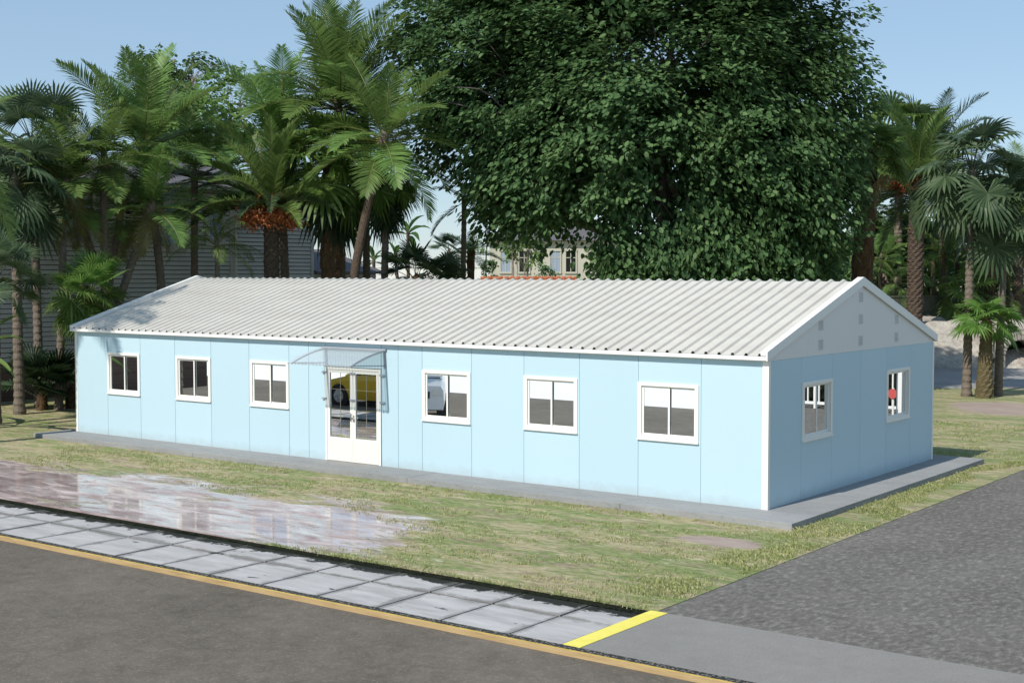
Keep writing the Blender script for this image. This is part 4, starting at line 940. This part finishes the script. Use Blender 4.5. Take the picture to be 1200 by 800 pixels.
b = MB(); b.box(1.6,-.62,.52,1.66,-.36,.63); b.box(1.6,.36,.52,1.66,.62,.63); b.build('headlight', M['lamp'], car)
van = vehicle('parked_van', 'white delivery van parked across the pavement, mirrored in a window of the cabin', 'van', (-14.95, -8.3, -.1), R(50),
        [(-1.7,.34,1.1,.97),(-1.62,.3,1.25,1),(.95,.3,1.25,1),(1.45,.3,1.15,.98),(1.7,.36,.98,.93)],
        [(-1.66,1.24,1.85,.76),(-1.4,1.25,1.95,.78),(.7,1.25,1.95,.78),(.95,1.25,1.88,.75),(1.42,1.15,1.2,.74)], 1.8, (-1.1, 1.1), 'carwhite', .34)
b = MB(); b.box(1.706,-.26,.46,1.72,.26,.58); b.build('number_plate', M['lamp'], van)
b = MB(); b.box(1.62,-.78,.72,1.72,-.52,.88); b.box(1.62,.52,.72,1.72,.78,.88); b.build('headlight', M['lamp'], van)
b = MB(); b.box(1.66,-.46,.66,1.725,.46,.84); b.build('grille', M['tyre'], van)

# ------------------------------------------------------------------ right of the frame, seen only in the end windows
Fn = empty('railing_fence', (9.5, 17.2, -.1), 'white fence of upright rails across the driveway, mirrored in the end windows', 'fence')
b = MB(); b.box(-5.2, -.03, .12, 5.2, .03, .2); b.box(-5.2, -.03, 1.15, 5.2, .03, 1.23)
for k in range(53): b.box(-5.2+k*.2, -.02, .201, -5.16+k*.2, .02, 1.149)
b.build('rails', M['farwhite'], Fn)
for k in range(5):
    b = MB(); x = -5.26+k*2.63; b.box(x-.05, -.05, 0, x+.05, .05, 1.35); b.build('post', M['farwhite'], Fn)
Hd = empty('hedge', (9.8, 18.6, -.1), 'dark clipped hedge behind the white railing fence', 'hedge')
b = MB(); r = random.Random(8); cs = [Vector((r.uniform(-5, 5), r.uniform(-.4, .4), r.uniform(.1, 1.7))) for _ in range(420)]
leaf_cloud(b, cs, 12, .3, .14, 6); b.build('foliage', M['fan_deep'], Hd)
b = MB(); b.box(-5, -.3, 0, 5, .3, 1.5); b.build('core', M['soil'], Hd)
Rs = empty('round_sign', (3.5, 14.6, -.1), 'round red sign on a white post beside the driveway, mirrored in an end window', 'sign')
b = MB(); b.tube([(0,0,0),(0,0,.95)], .03, 8); b.build('post', M['farwhite'], Rs)
M['red'] = paint('red_sign_paint', (.55, .09, .08), .5)
b = MB(); b.tube([(0,-.035,.8),(0,-.06,.8)], .13, 24); b.build('sign_face', M['red'], Rs)

# ------------------------------------------------------------------ light, sky, camera
SUN = Vector((-.06, -.715, .69)).normalized()
w = bpy.data.worlds.new('World'); scene.world = w; w.use_nodes = True
nt = w.node_tree; bg = nt.nodes['Background']
sky = nt.nodes.new('ShaderNodeTexSky'); sky.sky_type = 'NISHITA'; sky.sun_disc = False
sky.sun_elevation = math.asin(SUN.z); sky.sun_rotation = math.atan2(SUN.x, SUN.y)
sky.air_density = 1.0; sky.dust_density = 0.0; sky.ozone_density = 3.0
tint = nt.nodes.new('ShaderNodeMix'); tint.data_type = 'RGBA'; tint.inputs[0].default_value = .5   # clear pale blue day: evens the sky out towards the horizon
tint.inputs[7].default_value = (4.1, 5.9, 7.9, 1); nt.links.new(sky.outputs[0], tint.inputs[6])
nt.links.new(tint.outputs[2], bg.inputs[0]); bg.inputs[1].default_value = .108
sl = bpy.data.lights.new('sun', 'SUN'); sl.energy = 4.6; sl.angle = R(.53); sl.color = (1, .945, .86)
so = bpy.data.objects.new('sun', sl); COL.objects.link(so); so.rotation_euler = SUN.to_track_quat('Z', 'Y').to_euler(); so.location = (-20, -30, 30)
cd = bpy.data.cameras.new('camera'); cd.sensor_width = 36; cd.lens = F/1200*36; cd.clip_end = 3000; cd.clip_start = .1
co = bpy.data.objects.new('camera', cd); COL.objects.link(co); co.location = CAM
co.rotation_euler = Matrix((RT, UP, -FW)).transposed().to_euler()
scene.camera = co
vw = scene.view_settings; vw.view_transform = 'Standard'; vw.look = 'None'; vw.exposure = 0.0; vw.gamma = 1.0; vw.use_curve_mapping = False
scene.render.engine = 'CYCLES'; cy = scene.cycles
cy.max_bounces = 6; cy.diffuse_bounces = 3; cy.glossy_bounces = 3; cy.transmission_bounces = 3; cy.transparent_max_bounces = 8
cy.caustics_reflective = False; cy.caustics_refractive = False
